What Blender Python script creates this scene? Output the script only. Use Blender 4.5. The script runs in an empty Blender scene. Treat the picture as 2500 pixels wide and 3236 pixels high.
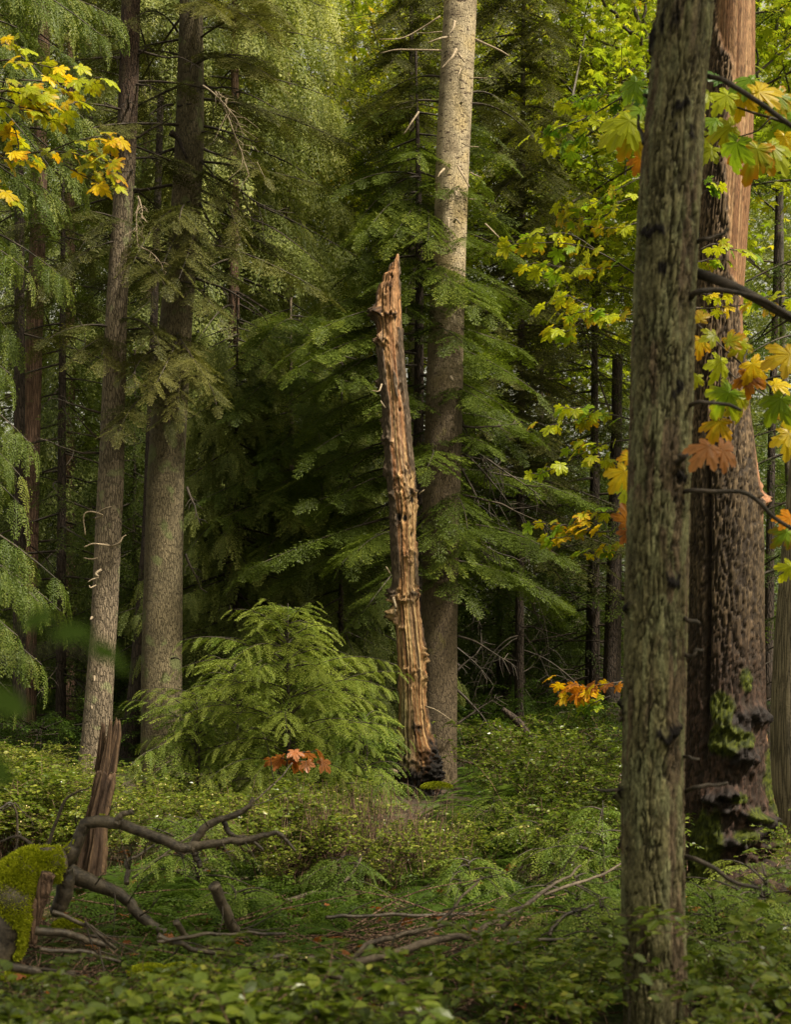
import bpy, math, random
import numpy as np

# ------------------------------------------------------------------ camera, sky, sun, exposure
SC = bpy.context.scene
COL = SC.collection
F = 50.0 / 36.0 * 3236.0          # focal length in photograph pixels
CX, HY, CZ = 1250.0, 2050.0, 1.6  # vertical centre line, horizon row, eye height
cam_d = bpy.data.cameras.new("camera")
cam = bpy.data.objects.new("camera", cam_d); COL.objects.link(cam)
cam.location = (0, 0, CZ); cam.rotation_euler = (math.radians(90), 0, 0)
cam_d.sensor_fit = 'VERTICAL'; cam_d.sensor_height = 36.0; cam_d.lens = 50.0
cam_d.shift_y = (HY - 1618.0) / 3236.0
cam_d.clip_start = 0.05; cam_d.clip_end = 500
cam_d.dof.use_dof = True; cam_d.dof.focus_distance = 14.5; cam_d.dof.aperture_fstop = 4.0
SC.camera = cam

SUN_EL, SUN_AZ = math.radians(52), math.radians(128)   # azimuth measured from +Y (view direction) towards +X
w = bpy.data.worlds.new("World"); SC.world = w; w.use_nodes = True
nt = w.node_tree
bg = nt.nodes["Background"]; sky = nt.nodes.new("ShaderNodeTexSky")
sky.sky_type = 'NISHITA'; sky.sun_disc = False; sky.sun_elevation = SUN_EL; sky.sun_rotation = SUN_AZ
sky.air_density = 1.0; sky.dust_density = 4.0
hs = nt.nodes.new("ShaderNodeHueSaturation"); hs.inputs['Saturation'].default_value = 0.22
nt.links.new(sky.outputs[0], hs.inputs['Color'])
wt = nt.nodes.new("ShaderNodeMix"); wt.data_type = 'RGBA'; wt.blend_type = 'MULTIPLY'; wt.inputs[0].default_value = 1.0
wt.inputs[7].default_value = (1.0, 0.92, 0.68, 1)
nt.links.new(hs.outputs[0], wt.inputs[6]); nt.links.new(wt.outputs[2], bg.inputs[0])
bg.inputs[1].default_value = 0.135
sd = bpy.data.lights.new("sun", 'SUN'); sd.energy = 5.0; sd.angle = math.radians(4); sd.color = (1.0, 0.90, 0.74)
sun = bpy.data.objects.new("sun", sd); COL.objects.link(sun)
sun.rotation_euler = (math.radians(90) - SUN_EL, 0, -SUN_AZ + math.pi)
SC.view_settings.view_transform = 'Standard'; SC.view_settings.look = 'None'
SC.view_settings.exposure = 0.75; SC.view_settings.gamma = 1.0
SC.cycles.use_denoising = True
SC.cycles.max_bounces = 7; SC.cycles.diffuse_bounces = 4; SC.cycles.glossy_bounces = 2; SC.cycles.transmission_bounces = 4

# ------------------------------------------------------------------ small maths
rng = np.random.default_rng(7)
random.seed(7)
A = np.array
def P(px, py, d):
    return A([(px - CX) / F * d, d, CZ + (HY - py) / F * d])
def unit(v):
    v = np.asarray(v, float); n = np.linalg.norm(v, axis=-1, keepdims=True); return v / np.maximum(n, 1e-9)
def smooth(a, b, x):
    t = np.clip((np.asarray(x, float) - a) / (b - a), 0, 1); return t * t * (3 - 2 * t)
def _h(i, j, k, s):
    n = (i.astype(np.int64) * 73856093) ^ (j.astype(np.int64) * 19349663) ^ (k.astype(np.int64) * 83492791) ^ (s * 2654435761)
    n = (n ^ (n >> 13)) * 1274126177 & 0x7fffffff
    n = (n ^ (n >> 15)) * 461845907 & 0x7fffffff
    return ((n ^ (n >> 14)) & 0xffffff) / float(0xffffff)
def noise(p, s=0):
    p = np.asarray(p, float); f = np.floor(p); r = p - f; r = r * r * (3 - 2 * r); i, j, k = [f[..., a].astype(np.int64) for a in range(3)]
    o = 0
    for a in (0, 1):
        for b in (0, 1):
            for c in (0, 1):
                wgt = (r[..., 0] if a else 1 - r[..., 0]) * (r[..., 1] if b else 1 - r[..., 1]) * (r[..., 2] if c else 1 - r[..., 2])
                o = o + wgt * _h(i + a, j + b, k + c, s)
    return o
def fbm(p, s=0, o=4):
    t, amp, n = 0, 1.0, 0
    for q in range(o):
        t = t + amp * noise(np.asarray(p) * 2 ** q, s + q * 17); n += amp; amp *= .5
    return t / n
def ridge(p, s=0, o=3):
    t, amp, n = 0, 1.0, 0
    for q in range(o):
        t = t + amp * (1 - np.abs(2 * noise(np.asarray(p) * 2 ** q, s + q * 13) - 1)); n += amp; amp *= .5
    return t / n
def worley(p, s=0):
    p = np.asarray(p, float); sh = p.shape[:-1]; p = p.reshape(-1, 3); f = np.floor(p).astype(np.int64); d1 = np.full(len(p), 9.); d2 = d1.copy(); idv = np.zeros(len(p))
    for a in (-1, 0, 1):
        for b in (-1, 0, 1):
            for c in (-1, 0, 1):
                i, j, k = f[:, 0] + a, f[:, 1] + b, f[:, 2] + c; h = _h(i, j, k, s); q = np.stack([i + h, j + _h(i, j, k, s + 1), k + _h(i, j, k, s + 2)], -1); d = np.sqrt(((q - p) ** 2).sum(-1))
                n1 = d < d1; d2 = np.where(n1, d1, np.minimum(d2, d)); idv = np.where(n1, h, idv); d1 = np.where(n1, d, d1)
    return (d2 - d1).reshape(sh), idv.reshape(sh)
def gh(x, y):
    x = np.asarray(x, float); y = np.asarray(y, float)
    p = np.stack([x * .35, y * .35, x * 0], -1)
    h = (noise(p, 3) - .5) * .18 + (noise(p * 3, 4) - .5) * .05
    h = h - .32 * np.exp(-((x - 2.5) ** 2 + (y - 10.8) ** 2) / 3.5) + .12 * np.exp(-((x - .3) ** 2 + (y - 15) ** 2) / 3)
    return h + smooth(30, 60, y) * 3.0
def spline(pts, n):
    pts = np.asarray(pts, float); m = len(pts)
    if m < 3:
        t = np.linspace(0, 1, n)[:, None]; return pts[0] * (1 - t) + pts[-1] * t
    e = np.vstack([2 * pts[0] - pts[1], pts, 2 * pts[-1] - pts[-2]])
    u = np.linspace(0, m - 1 - 1e-6, n); i = u.astype(int); t = (u - i)[:, None]
    a, b, c, d = e[i], e[i + 1], e[i + 2], e[i + 3]
    return .5 * (2 * b + (c - a) * t + (2 * a - 5 * b + 4 * c - d) * t ** 2 + (3 * b - a - 3 * c + d) * t ** 3)

# ------------------------------------------------------------------ mesh builder
class MB:
    def __init__(s): s.V = []; s.T = []; s.M = []; s.C = []; s.n = 0
    def add(s, V, T, mat=0, tint=.5):
        V = np.asarray(V, float); T = np.asarray(T, int)
        s.V.append(V); s.T.append(T + s.n); s.n += len(V); s.M.append(np.full(len(T), mat) if np.isscalar(mat) else mat)
        s.C.append(np.full(len(V), tint, float) if np.isscalar(tint) else np.asarray(tint, float))
    def tile(s, tpl, mats, tint, mat=0, jit=.0):
        """tpl=(V,T,t); mats = (R[k,3,3], p[k,3]); tint[k]"""
        V, T, vt = tpl; R, p = mats; k = len(p)
        if k == 0: return
        W = np.einsum('kij,nj->kni', R, V) + p[:, None, :]
        TT = T[None] + (np.arange(k) * len(V))[:, None, None]
        c = (np.asarray(tint)[:, None] + vt[None])
        s.add(W.reshape(-1, 3), TT.reshape(-1, 3), mat, c.reshape(-1))
    def tube(s, pts, rad, sides=6, mat=0, tint=.5, n=None, cap=True, wob=0, seed=0):
        pts = np.asarray(pts, float); rad = np.asarray(rad, float)
        if n:
            m = len(pts); u = np.linspace(0, m - 1, n); rad = np.interp(u, np.arange(m), rad if rad.ndim else np.full(m, float(rad))); pts = spline(pts, n)
        if rad.ndim == 0: rad = np.full(len(pts), float(rad))
        if wob: pts = pts + (np.stack([noise(np.stack([np.arange(len(pts)) * .27, np.full(len(pts), seed * 3.7 + q), np.zeros(len(pts))], -1), q) for q in range(3)], -1) - .5) * wob
        d = unit(np.gradient(pts, axis=0)); up = A([0, 0, 1.]) if abs(d[0][2]) < .9 else A([1., 0, 0])
        a = unit(np.cross(d, up)); b = np.cross(d, a)
        th = np.arange(sides) / sides * 2 * math.pi
        ring = a[:, None] * np.cos(th)[None, :, None] + b[:, None] * np.sin(th)[None, :, None]
        V = (pts[:, None] + ring * rad[:, None, None]).reshape(-1, 3)
        T = tube_faces(len(pts), sides)
        if cap:
            V = np.vstack([V, pts[-1:], pts[:1]]); e = (len(pts) - 1) * sides; j = np.arange(sides)
            T = np.vstack([T, np.stack([e + j, np.full(sides, len(V) - 2), e + (j + 1) % sides], -1)[:, [0, 2, 1]], np.stack([j, np.full(sides, len(V) - 1), (j + 1) % sides], -1)])
        s.add(V, T, mat, tint)
    def build(s, name, mats, parent=None, smoothf=True, col=None, loc=None):
        if loc is not None: off = A(loc, float)
        else: off = np.zeros(3)
        V = (np.vstack(s.V) - off).astype(np.float32); T = np.vstack(s.T).astype(np.int32); M = np.concatenate(s.M).astype(np.int32); C = np.concatenate(s.C).astype(np.float32)
        me = bpy.data.meshes.new(name)
        me.vertices.add(len(V)); me.vertices.foreach_set("co", V.ravel())
        me.loops.add(T.size); me.loops.foreach_set("vertex_index", T.ravel())
        me.polygons.add(len(T)); me.polygons.foreach_set("loop_start", np.arange(len(T), dtype=np.int32) * 3)
        try: me.polygons.foreach_set("loop_total", np.full(len(T), 3, np.int32))
        except Exception: pass
        me.polygons.foreach_set("material_index", M)
        at = me.attributes.new("tint", 'FLOAT', 'POINT'); at.data.foreach_set("value", C)
        if col is not None:
            a2 = me.attributes.new("col", 'FLOAT_COLOR', 'POINT'); c4 = np.ones((len(V), 4), np.float32); c4[:, :3] = col; a2.data.foreach_set("color", c4.ravel())
        me.polygons.foreach_set("use_smooth", np.full(len(T), smoothf))
        me.update(calc_edges=True)
        for m in (mats if isinstance(mats, (list, tuple)) else [mats]): me.materials.append(m)
        o = bpy.data.objects.new(name, me); COL.objects.link(o)
        o.location = off
        if parent is not None:
            o.parent = parent; o.location = off - A(parent.location)
        return o
def tube_faces(n, s):
    i = np.repeat(np.arange(n - 1), s); j = np.tile(np.arange(s), n - 1); k = (j + 1) % s
    a, b, c, d = i * s + j, i * s + k, (i + 1) * s + k, (i + 1) * s + j
    return np.vstack([np.stack([a, b, c], -1), np.stack([a, c, d], -1)])
def frames(x, up, scale=1.0):
    """rotation*scale matrices whose columns are x (dir), y (side), z (normal)"""
    x = unit(x); y = unit(np.cross(up, x)); z = np.cross(x, y)
    R = np.stack([x, y, z], -1)
    return R * (np.asarray(scale).reshape(-1, 1, 1) if not np.isscalar(scale) else scale)
def thing(name, loc, label, cat, group=None):
    o = bpy.data.objects.new(name, None); o.empty_display_size = .2; COL.objects.link(o); o.location = loc
    return tag(o, label, cat, group)
def tag(o, label, cat=None, group=None, kind=None):
    o['label'] = label
    if cat: o['category'] = cat
    if group: o['group'] = group
    if kind: o['kind'] = kind
    return o

# ------------------------------------------------------------------ materials
def newmat(name):
    m = bpy.data.materials.new(name); m.use_nodes = True; t = m.node_tree; t.nodes.clear()
    out = t.nodes.new("ShaderNodeOutputMaterial"); return m, t, out
def N(t, typ, **kw):
    n = t.nodes.new(typ)
    for k, v in kw.items():
        if k.startswith('_'): setattr(n, k[1:], v)
        else: n.inputs[k.replace('__', ' ')].default_value = v
    return n
def ramp(t, fac, stops):
    r = t.nodes.new("ShaderNodeValToRGB"); e = r.color_ramp.elements
    while len(e) < len(stops): e.new(.5)
    for q, (pos, c) in zip(e, stops): q.position = pos; q.color = (*c, 1)
    t.links.new(fac, r.inputs[0]); return r.outputs[0]
def leafmat(name, stops, trans=.4, rough=.5, attr='tint', tcol=(1.1, 1.15, .55), spec=.2, warm=(1.24, 1.02, .58)):
    m, t, out = newmat(name); L = t.links
    at = N(t, "ShaderNodeAttribute", _attribute_name=attr)
    if attr == 'tint': c = ramp(t, at.outputs['Fac'], [(q, (k[0] * warm[0], k[1] * warm[1], k[2] * warm[2])) for q, k in stops])
    else: c = at.outputs['Color']
    bs = N(t, "ShaderNodeBsdfPrincipled", Roughness=rough); bs.inputs['Specular IOR Level'].default_value = spec
    L.new(c, bs.inputs['Base Color'])
    tr = t.nodes.new("ShaderNodeBsdfTranslucent")
    mu = N(t, "ShaderNodeMix", _data_type='RGBA', _blend_type='MULTIPLY'); mu.inputs[0].default_value = 1; mu.inputs[7].default_value = (*tcol, 1)
    L.new(c, mu.inputs[6]); L.new(mu.outputs[2], tr.inputs[0])
    mx = t.nodes.new("ShaderNodeMixShader"); mx.inputs[0].default_value = trans
    L.new(bs.outputs[0], mx.inputs[1]); L.new(tr.outputs[0], mx.inputs[2]); L.new(mx.outputs[0], out.inputs[0]); return m
def barkmat(name, dark, light, sx=22., sz=5., bump=.02, lichen=None, warp=.5, rough=.85, crack=.16):
    """plates between cracks: a stretched cell pattern, roughened by noise"""
    m, t, out = newmat(name); L = t.links
    tc = t.nodes.new("ShaderNodeTexCoord")
    mp = N(t, "ShaderNodeMapping"); mp.inputs['Scale'].default_value = (sx, sx, sz); L.new(tc.outputs['Object'], mp.inputs[0])
    nz = N(t, "ShaderNodeTexNoise", Scale=1.3, Detail=3.0); L.new(mp.outputs[0], nz.inputs['Vector'])
    ad = N(t, "ShaderNodeVectorMath", _operation='MULTIPLY_ADD'); ad.inputs[1].default_value = (warp, warp, warp)
    L.new(nz.outputs['Color'], ad.inputs[0]); L.new(mp.outputs[0], ad.inputs[2])
    vo = N(t, "ShaderNodeTexVoronoi", _feature='DISTANCE_TO_EDGE', Scale=1.0); L.new(ad.outputs[0], vo.inputs['Vector'])
    r1 = N(t, "ShaderNodeMapRange"); r1.inputs['From Max'].default_value = crack; L.new(vo.outputs['Distance'], r1.inputs['Value'])
    fine = N(t, "ShaderNodeTexNoise", Scale=60.0, Detail=4.0); L.new(tc.outputs['Object'], fine.inputs['Vector'])
    big = N(t, "ShaderNodeTexNoise", Scale=1.7, Detail=3.0); L.new(tc.outputs['Object'], big.inputs['Vector'])
    mul = N(t, "ShaderNodeMath", _operation='MULTIPLY_ADD'); mul.inputs[1].default_value = .7; mul.inputs[2].default_value = -.12
    L.new(fine.outputs['Fac'], mul.inputs[0])
    hsum = N(t, "ShaderNodeMath", _operation='MULTIPLY_ADD'); hsum.inputs[1].default_value = .75
    L.new(r1.outputs[0], hsum.inputs[0]); L.new(mul.outputs[0], hsum.inputs[2])
    c = ramp(t, hsum.outputs[0], [(0., dark), (.45, tuple(.55 * a + .45 * b for a, b in zip(dark, light))), (1., light)])
    mb = N(t, "ShaderNodeMix", _data_type='RGBA', _blend_type='MULTIPLY'); mb.inputs[0].default_value = .6
    bc = ramp(t, big.outputs['Fac'], [(.3, (.45, .45, .42)), (.7, (1.2, 1.15, 1.1))]); L.new(c, mb.inputs[6]); L.new(bc, mb.inputs[7])
    cc = mb.outputs[2]
    if lichen:
        ln = N(t, "ShaderNodeTexNoise", Scale=lichen[1], Detail=5.0); L.new(tc.outputs['Object'], ln.inputs['Vector'])
        lr = ramp(t, ln.outputs['Fac'], [(lichen[2], (0, 0, 0)), (lichen[2] + .08, (1, 1, 1))])
        ml = N(t, "ShaderNodeMix", _data_type='RGBA'); L.new(lr, ml.inputs[0]); L.new(cc, ml.inputs[6]); ml.inputs[7].default_value = (*lichen[0], 1)
        cc = ml.outputs[2]
    bs = N(t, "ShaderNodeBsdfPrincipled", Roughness=rough); L.new(cc, bs.inputs['Base Color'])
    bs.inputs['Specular IOR Level'].default_value = .3
    bp = N(t, "ShaderNodeBump", Strength=1.0, Distance=bump); L.new(hsum.outputs[0], bp.inputs['Height']); L.new(bp.outputs[0], bs.inputs['Normal'])
    L.new(bs.outputs[0], out.inputs[0]); return m
def colmat(name, rough=.7, bumpsc=90., bump=.004, spec=.18, stretch=.25, var=.5):
    """colour from the mesh's own painted colour attribute, with fine grain"""
    m, t, out = newmat(name); L = t.links
    at = N(t, "ShaderNodeAttribute", _attribute_name='col'); tc = t.nodes.new("ShaderNodeTexCoord")
    mp = N(t, "ShaderNodeMapping"); mp.inputs['Scale'].default_value = (bumpsc, bumpsc, bumpsc * stretch); L.new(tc.outputs['Object'], mp.inputs[0])
    nz = N(t, "ShaderNodeTexNoise", Scale=1.0, Detail=5.0); L.new(mp.outputs[0], nz.inputs['Vector'])
    c = ramp(t, nz.outputs['Fac'], [(.3, (1 - var,) * 3), (.7, (1 + var * .6,) * 3)])
    mu = N(t, "ShaderNodeMix", _data_type='RGBA', _blend_type='MULTIPLY'); mu.inputs[0].default_value = 1; L.new(at.outputs['Color'], mu.inputs[6]); L.new(c, mu.inputs[7])
    bs = N(t, "ShaderNodeBsdfPrincipled", Roughness=rough); bs.inputs['Specular IOR Level'].default_value = spec; L.new(mu.outputs[2], bs.inputs['Base Color'])
    bp = N(t, "ShaderNodeBump", Strength=1.0, Distance=bump); L.new(nz.outputs['Fac'], bp.inputs['Height']); L.new(bp.outputs[0], bs.inputs['Normal'])
    L.new(bs.outputs[0], out.inputs[0]); return m

M = {}
M['hemlock'] = leafmat('hemlock_needles', [(0, (.013, .023, .008)), (.45, (.045, .078, .019)), (.8, (.085, .14, .032)), (1, (.15, .21, .05))], .38)
M['fir'] = leafmat('grey_green_needles', [(0, (.014, .020, .010)), (.5, (.046, .062, .026)), (1, (.12, .14, .065))], .30)
M['cedar'] = leafmat('cedar_scales', [(0, (.014, .030, .010)), (.45, (.045, .085, .025)), (.8, (.085, .14, .042)), (1, (.15, .20, .07))], .38)
M['sapling'] = leafmat('young_cedar_scales', [(0, (.025, .055, .014)), (.5, (.085, .155, .040)), (1, (.19, .27, .08))], .38)
M['pale_lit_cedar'] = leafmat('pale_lit_draped_cedar', [(0, (.03, .045, .018)), (.4, (.10, .14, .052)), (.75, (.20, .245, .10)), (1, (.36, .40, .18))], .42, warm=(1.14, 1.04, .68))  # pale cedar foliage, lightened further to paint in light on the background trees
M['shrub'] = leafmat('snowberry_leaf', [(0, (.022, .045, .008)), (.5, (.072, .125, .020)), (.85, (.13, .19, .035)), (1, (.22, .27, .08))], .40, .3, spec=.5)
M['fern'] = leafmat('fern_pinnae', [(0, (.014, .036, .008)), (.5, (.050, .105, .018)), (1, (.11, .18, .04))], .38)
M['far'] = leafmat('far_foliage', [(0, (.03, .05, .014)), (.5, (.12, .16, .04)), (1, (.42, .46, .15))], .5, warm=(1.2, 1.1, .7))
M['mapleleaf'] = leafmat('maple_leaf', None, .52, .38, attr='col', tcol=(1.25, 1.15, .6), spec=.25)
M['canopy'] = leafmat('maple_canopy_leaf', [(0, (.08, .14, .014)), (.5, (.25, .33, .03)), (.85, (.42, .43, .04)), (1, (.50, .32, .04))], .6, tcol=(1.05, 1.15, .6), warm=(1.22, 1.09, .85))  # ramp brightened to paint the sky glow into the leaf colour
M['berry'] = leafmat('white_berry', [(0, (.6, .6, .5)), (1, (.75, .75, .66))], .1)
M['bark_grey'] = barkmat('furrowed_grey_bark', (.035, .026, .018), (.22, .175, .12), 36, 8, .016, lichen=((.20, .20, .10), 5., .60), warp=.8)
M['bark_big'] = barkmat('fine_grey_brown_bark', (.032, .026, .014), (.165, .135, .078), 52, 10, .012, lichen=((.13, .14, .055), 4., .56), warp=.9)
M['bark_pale'] = barkmat('pale_bark', (.08, .055, .035), (.33, .27, .19), 50, 11, .012, lichen=((.34, .31, .12), 3., .62), crack=.12, warp=.9)
M['bark_dark'] = barkmat('dark_bark', (.012, .009, .007), (.055, .040, .030), 26, 6, .015)
M['bark_red'] = barkmat('reddish_fibrous_bark', (.04, .022, .014), (.17, .105, .07), 30, 2.5, .015)
M['bark_cedar'] = barkmat('pale_stringy_bark', (.05, .04, .025), (.26, .215, .14), 34, 2.0, .015)
M['deadtwig'] = barkmat('pale_dead_twig', (.10, .075, .05), (.36, .29, .20), 60, 20, .002)
def smoothbark(name, dark, light, sc=(14, 14, 14), rough=.5):
    m, t, out = newmat(name); L = t.links; tc = t.nodes.new("ShaderNodeTexCoord"); n1 = N(t, "ShaderNodeTexNoise", Scale=9., Detail=6., Roughness=.65); L.new(tc.outputs['Object'], n1.inputs['Vector'])
    n2 = N(t, "ShaderNodeTexNoise", Scale=55., Detail=4.); L.new(tc.outputs['Object'], n2.inputs['Vector']); ad = N(t, "ShaderNodeMath", _operation='MULTIPLY_ADD'); ad.inputs[1].default_value = .45; L.new(n2.outputs['Fac'], ad.inputs[0]); L.new(n1.outputs['Fac'], ad.inputs[2])
    c = ramp(t, ad.outputs[0], [(.55, dark), (.72, tuple((a + b) / 2 for a, b in zip(dark, light))), (.86, light)]); bs = N(t, "ShaderNodeBsdfPrincipled", Roughness=rough); bs.inputs['Specular IOR Level'].default_value = .35; L.new(c, bs.inputs['Base Color'])
    bp = N(t, "ShaderNodeBump", Strength=1.0, Distance=.008); L.new(ad.outputs[0], bp.inputs['Height']); L.new(bp.outputs[0], bs.inputs['Normal']); L.new(bs.outputs[0], out.inputs[0]); return m
M['mossbranch'] = smoothbark('wet_brown_bark', (.012, .009, .007), (.105, .082, .056))
M['twig'] = smoothbark('dark_twig_bark', (.012, .010, .007), (.062, .046, .032), rough=.7)
M['drystick'] = smoothbark('grey_dry_stick_bark', (.035, .025, .018), (.18, .14, .10), rough=.7)
M['wood'] = colmat('weathered_wood', .75)
M['plate'] = colmat('plated_bark', .8, 110., .003, stretch=.5, var=.45)
M['wet'] = colmat('wet_log', .5, 80., .004, stretch=1., spec=.4)

# ------------------------------------------------------------------ foliage templates
def slivers(p, d, ln, wd, nrm, tint):
    """diamond blades: p,d arrays -> V,T"""
    p = np.asarray(p); d = unit(d); s = unit(np.cross(nrm, d)); ln = np.asarray(ln)[:, None]; wd = np.asarray(wd)[:, None]
    V = np.stack([p, p + d * ln * .45 + s * wd * .5, p + d * ln, p + d * ln * .45 - s * wd * .5], 1)
    k = len(p); b = np.arange(k)[:, None] * 4
    T = np.concatenate([b + A([[0, 2, 1]]), b + A([[0, 3, 2]])]); return V.reshape(-1, 3), T, np.repeat(tint, 4)
def spray(kind, seed, L=.5, dens=1.0):
    r = np.random.default_rng(seed); P_, D_, LN, WD, TI = [], [], [], [], []
    if kind == 'hemlock': nl, ang, lf, step, sl, sw, dro = int(11 * dens), 52, .42, .030, .042, .013, .10
    elif kind == 'cedar': nl, ang, lf, step, sl, sw, dro = int(12 * dens), 42, .34, .026, .038, .015, .30
    else: nl, ang, lf, step, sl, sw, dro = int(11 * dens), 50, .30, .030, .040, .017, .34
    step /= dens; 
    def pos(t): return A([L * t, 0, -dro * L * t * t * 1.6])
    for i in range(nl):
        t = (i + .6) / (nl + .3); b = pos(t); tang = unit(pos(min(1, t + .02)) - pos(t - .02))
        D_.append(tang); P_.append(b - tang * L / nl * .5); LN.append(L / nl * 1.25); WD.append(sw * .8); TI.append(-.12)
        for sd_ in (-1, 1):
            ll = L * lf * (1 - t) ** .7 * min(1, .45 + t * 2.2) * r.uniform(.75, 1.15) + .02
            a = math.radians(ang + r.uniform(-9, 9) - 10 * t); d = unit(tang * math.cos(a) + A([0, sd_ * math.sin(a), 0]) + A([0, 0, r.uniform(-.12, .08)]))
            m = max(2, int(ll / step))
            for j in range(m):
                u = (j + .5) / m; q = b + d * ll * u + A([0, 0, -dro * 1.3 * (ll * u) ** 2 / .12])
                for s2 in (-1, 1):
                    a2 = math.radians(48 + r.uniform(-10, 10)); side = unit(np.cross(A([0, 0, 1.]), d))
                    d2 = d * math.cos(a2) + side * s2 * math.sin(a2) + A([0, 0, r.uniform(-.35, .12) - dro * .6])
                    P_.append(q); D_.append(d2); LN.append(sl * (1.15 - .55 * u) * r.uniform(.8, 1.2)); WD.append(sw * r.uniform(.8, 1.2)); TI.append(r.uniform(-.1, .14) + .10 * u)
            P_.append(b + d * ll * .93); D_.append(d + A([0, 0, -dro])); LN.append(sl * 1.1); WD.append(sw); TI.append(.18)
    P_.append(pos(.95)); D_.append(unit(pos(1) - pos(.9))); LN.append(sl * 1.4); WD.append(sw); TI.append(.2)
    nr = unit(A([0, 0, 1.]) + r.normal(0, .28, (len(P_), 3)))
    V, T, ti = slivers(A(P_), A(D_), LN, WD, nr, A(TI)); return V, T, ti
HEM = [spray('hemlock', s, .5) for s in (1, 2, 3)]
CED = [spray('cedar', s, .5) for s in (4, 5, 6)]
SAP = [spray('sapling', s, .5) for s in (7, 8, 9)]
HEMC = [spray('hemlock', s, .5, .62) for s in (11, 12)]
CEDC = [spray('cedar', s, .5, .62) for s in (13, 14)]

def fern_frond(seed, L=.75, n=30):
    r = np.random.default_rng(seed); P_, D_, LN, WD, TI = [], [], [], [], []
    def pos(t): return A([L * t * (1 - .12 * t), 0, L * (.75 * t - .85 * t * t)])
    for i in range(n):
        t = .08 + .92 * (i + .5) / n; b = pos(t); tg = unit(pos(t + .02) - pos(t - .02)); ln = L * .16 * math.sin(math.pi * min(1, .12 + .80 * t ** .8)) ** .8 + .006
        for s in (-1, 1):
            P_.append(b); D_.append(tg * .28 + A([0, s, -.12])); LN.append(ln * r.uniform(.9, 1.1)); WD.append(.016); TI.append(r.uniform(-.08, .1))
        P_.append(b - tg * L / n * .6); D_.append(tg); LN.append(L / n * 1.3); WD.append(.007); TI.append(.15)
    return slivers(A(P_), A(D_), LN, WD, unit(np.tile(A([[0, 0, 1.]]), (len(P_), 1)) + A(D_) * .0 + r.normal(0, .15, (len(P_), 3))), A(TI))
FERN = [fern_frond(s) for s in (1, 2)]
# oval leaf, two halves folded along the midrib
OV = (A([[0, 0, 0], [.33, .27, .06], [.72, .24, .03], [1, 0, -.05], [.72, -.24, .03], [.33, -.27, .06], [.5, 0, 0]], float),
      A([[0, 6, 1], [1, 6, 2], [2, 6, 3], [3, 6, 4], [4, 6, 5], [5, 6, 0]]), A([-.05, .05, .05, 0, .05, .05, -.02]))
def maple_tpl(detail=True):
    """five lobed leaf, x is the middle lobe; returns V,T,edge mask, midrib mask"""
    lobes = [(0, 1.0), (52, .86), (-52, .86), (112, .52), (-112, .52)]
    pol = []
    order = [(-112, .52), (-52, .86), (0, 1.0), (52, .86), (112, .52)]
    pol.append((-168, .20, 1))
    for i, (a, r_) in enumerate(order):
        if detail:
            w = 22 if abs(a) < 100 else 20
            pol += [(a - w * 1.0, r_ * .66, 0), (a - w * .92, r_ * .80, 0), (a - w * .5, r_ * .78, 0), (a - w * .42, r_ * .92, 0), (a, r_, 2), (a + w * .42, r_ * .92, 0), (a + w * .5, r_ * .78, 0), (a + w * .92, r_ * .80, 0), (a + w * 1.0, r_ * .66, 0)]
        else: pol += [(a - 14, r_ * .62, 0), (a, r_, 2), (a + 14, r_ * .62, 0)]
        if i < 4: b = order[i + 1]; pol.append(((a + b[0]) / 2, min(r_, b[1]) * (.60 if i in (0, 3) else .50), 1))
    pol.append((168, .20, 1))
    ang = np.radians([p[0] for p in pol]); rad = A([p[1] for p in pol]); ty = A([p[2] for p in pol])
    out = np.stack([rad * np.cos(ang), rad * np.sin(ang), np.where(ty == 1, -.03, np.where(ty == 2, -.05, .0)) - rad ** 2 * .18], -1)
    if not detail:
        V = np.vstack([[0, 0, 0], out]); n = len(out); i = np.arange(n - 1)
        return V, np.stack([np.zeros(n - 1, int), i + 1, i + 2], -1), np.concatenate([[0], np.ones(n)]), np.zeros(n + 1)
    mid = out * A([.55, .55, .3]); mid[:, 2] += np.where(ty == 1, -.035, np.where(ty == 2, .03, 0))
    n = len(out); V = np.vstack([[0, 0, 0], mid, out]); i = np.arange(n - 1)
    T = np.vstack([np.stack([i * 0, i + 1, i + 2], -1), np.stack([i + 1, i + 1 + n, i + 2 + n], -1), np.stack([i + 1, i + 2 + n, i + 2], -1)])
    return V, T, np.concatenate([[0], .35 + 0 * rad, .75 + .25 * (ty != 1)]), np.concatenate([[.6], (ty == 2) * 1.0, (ty == 2) * .0])
MAP, MAPS = maple_tpl(True), maple_tpl(False)

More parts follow.
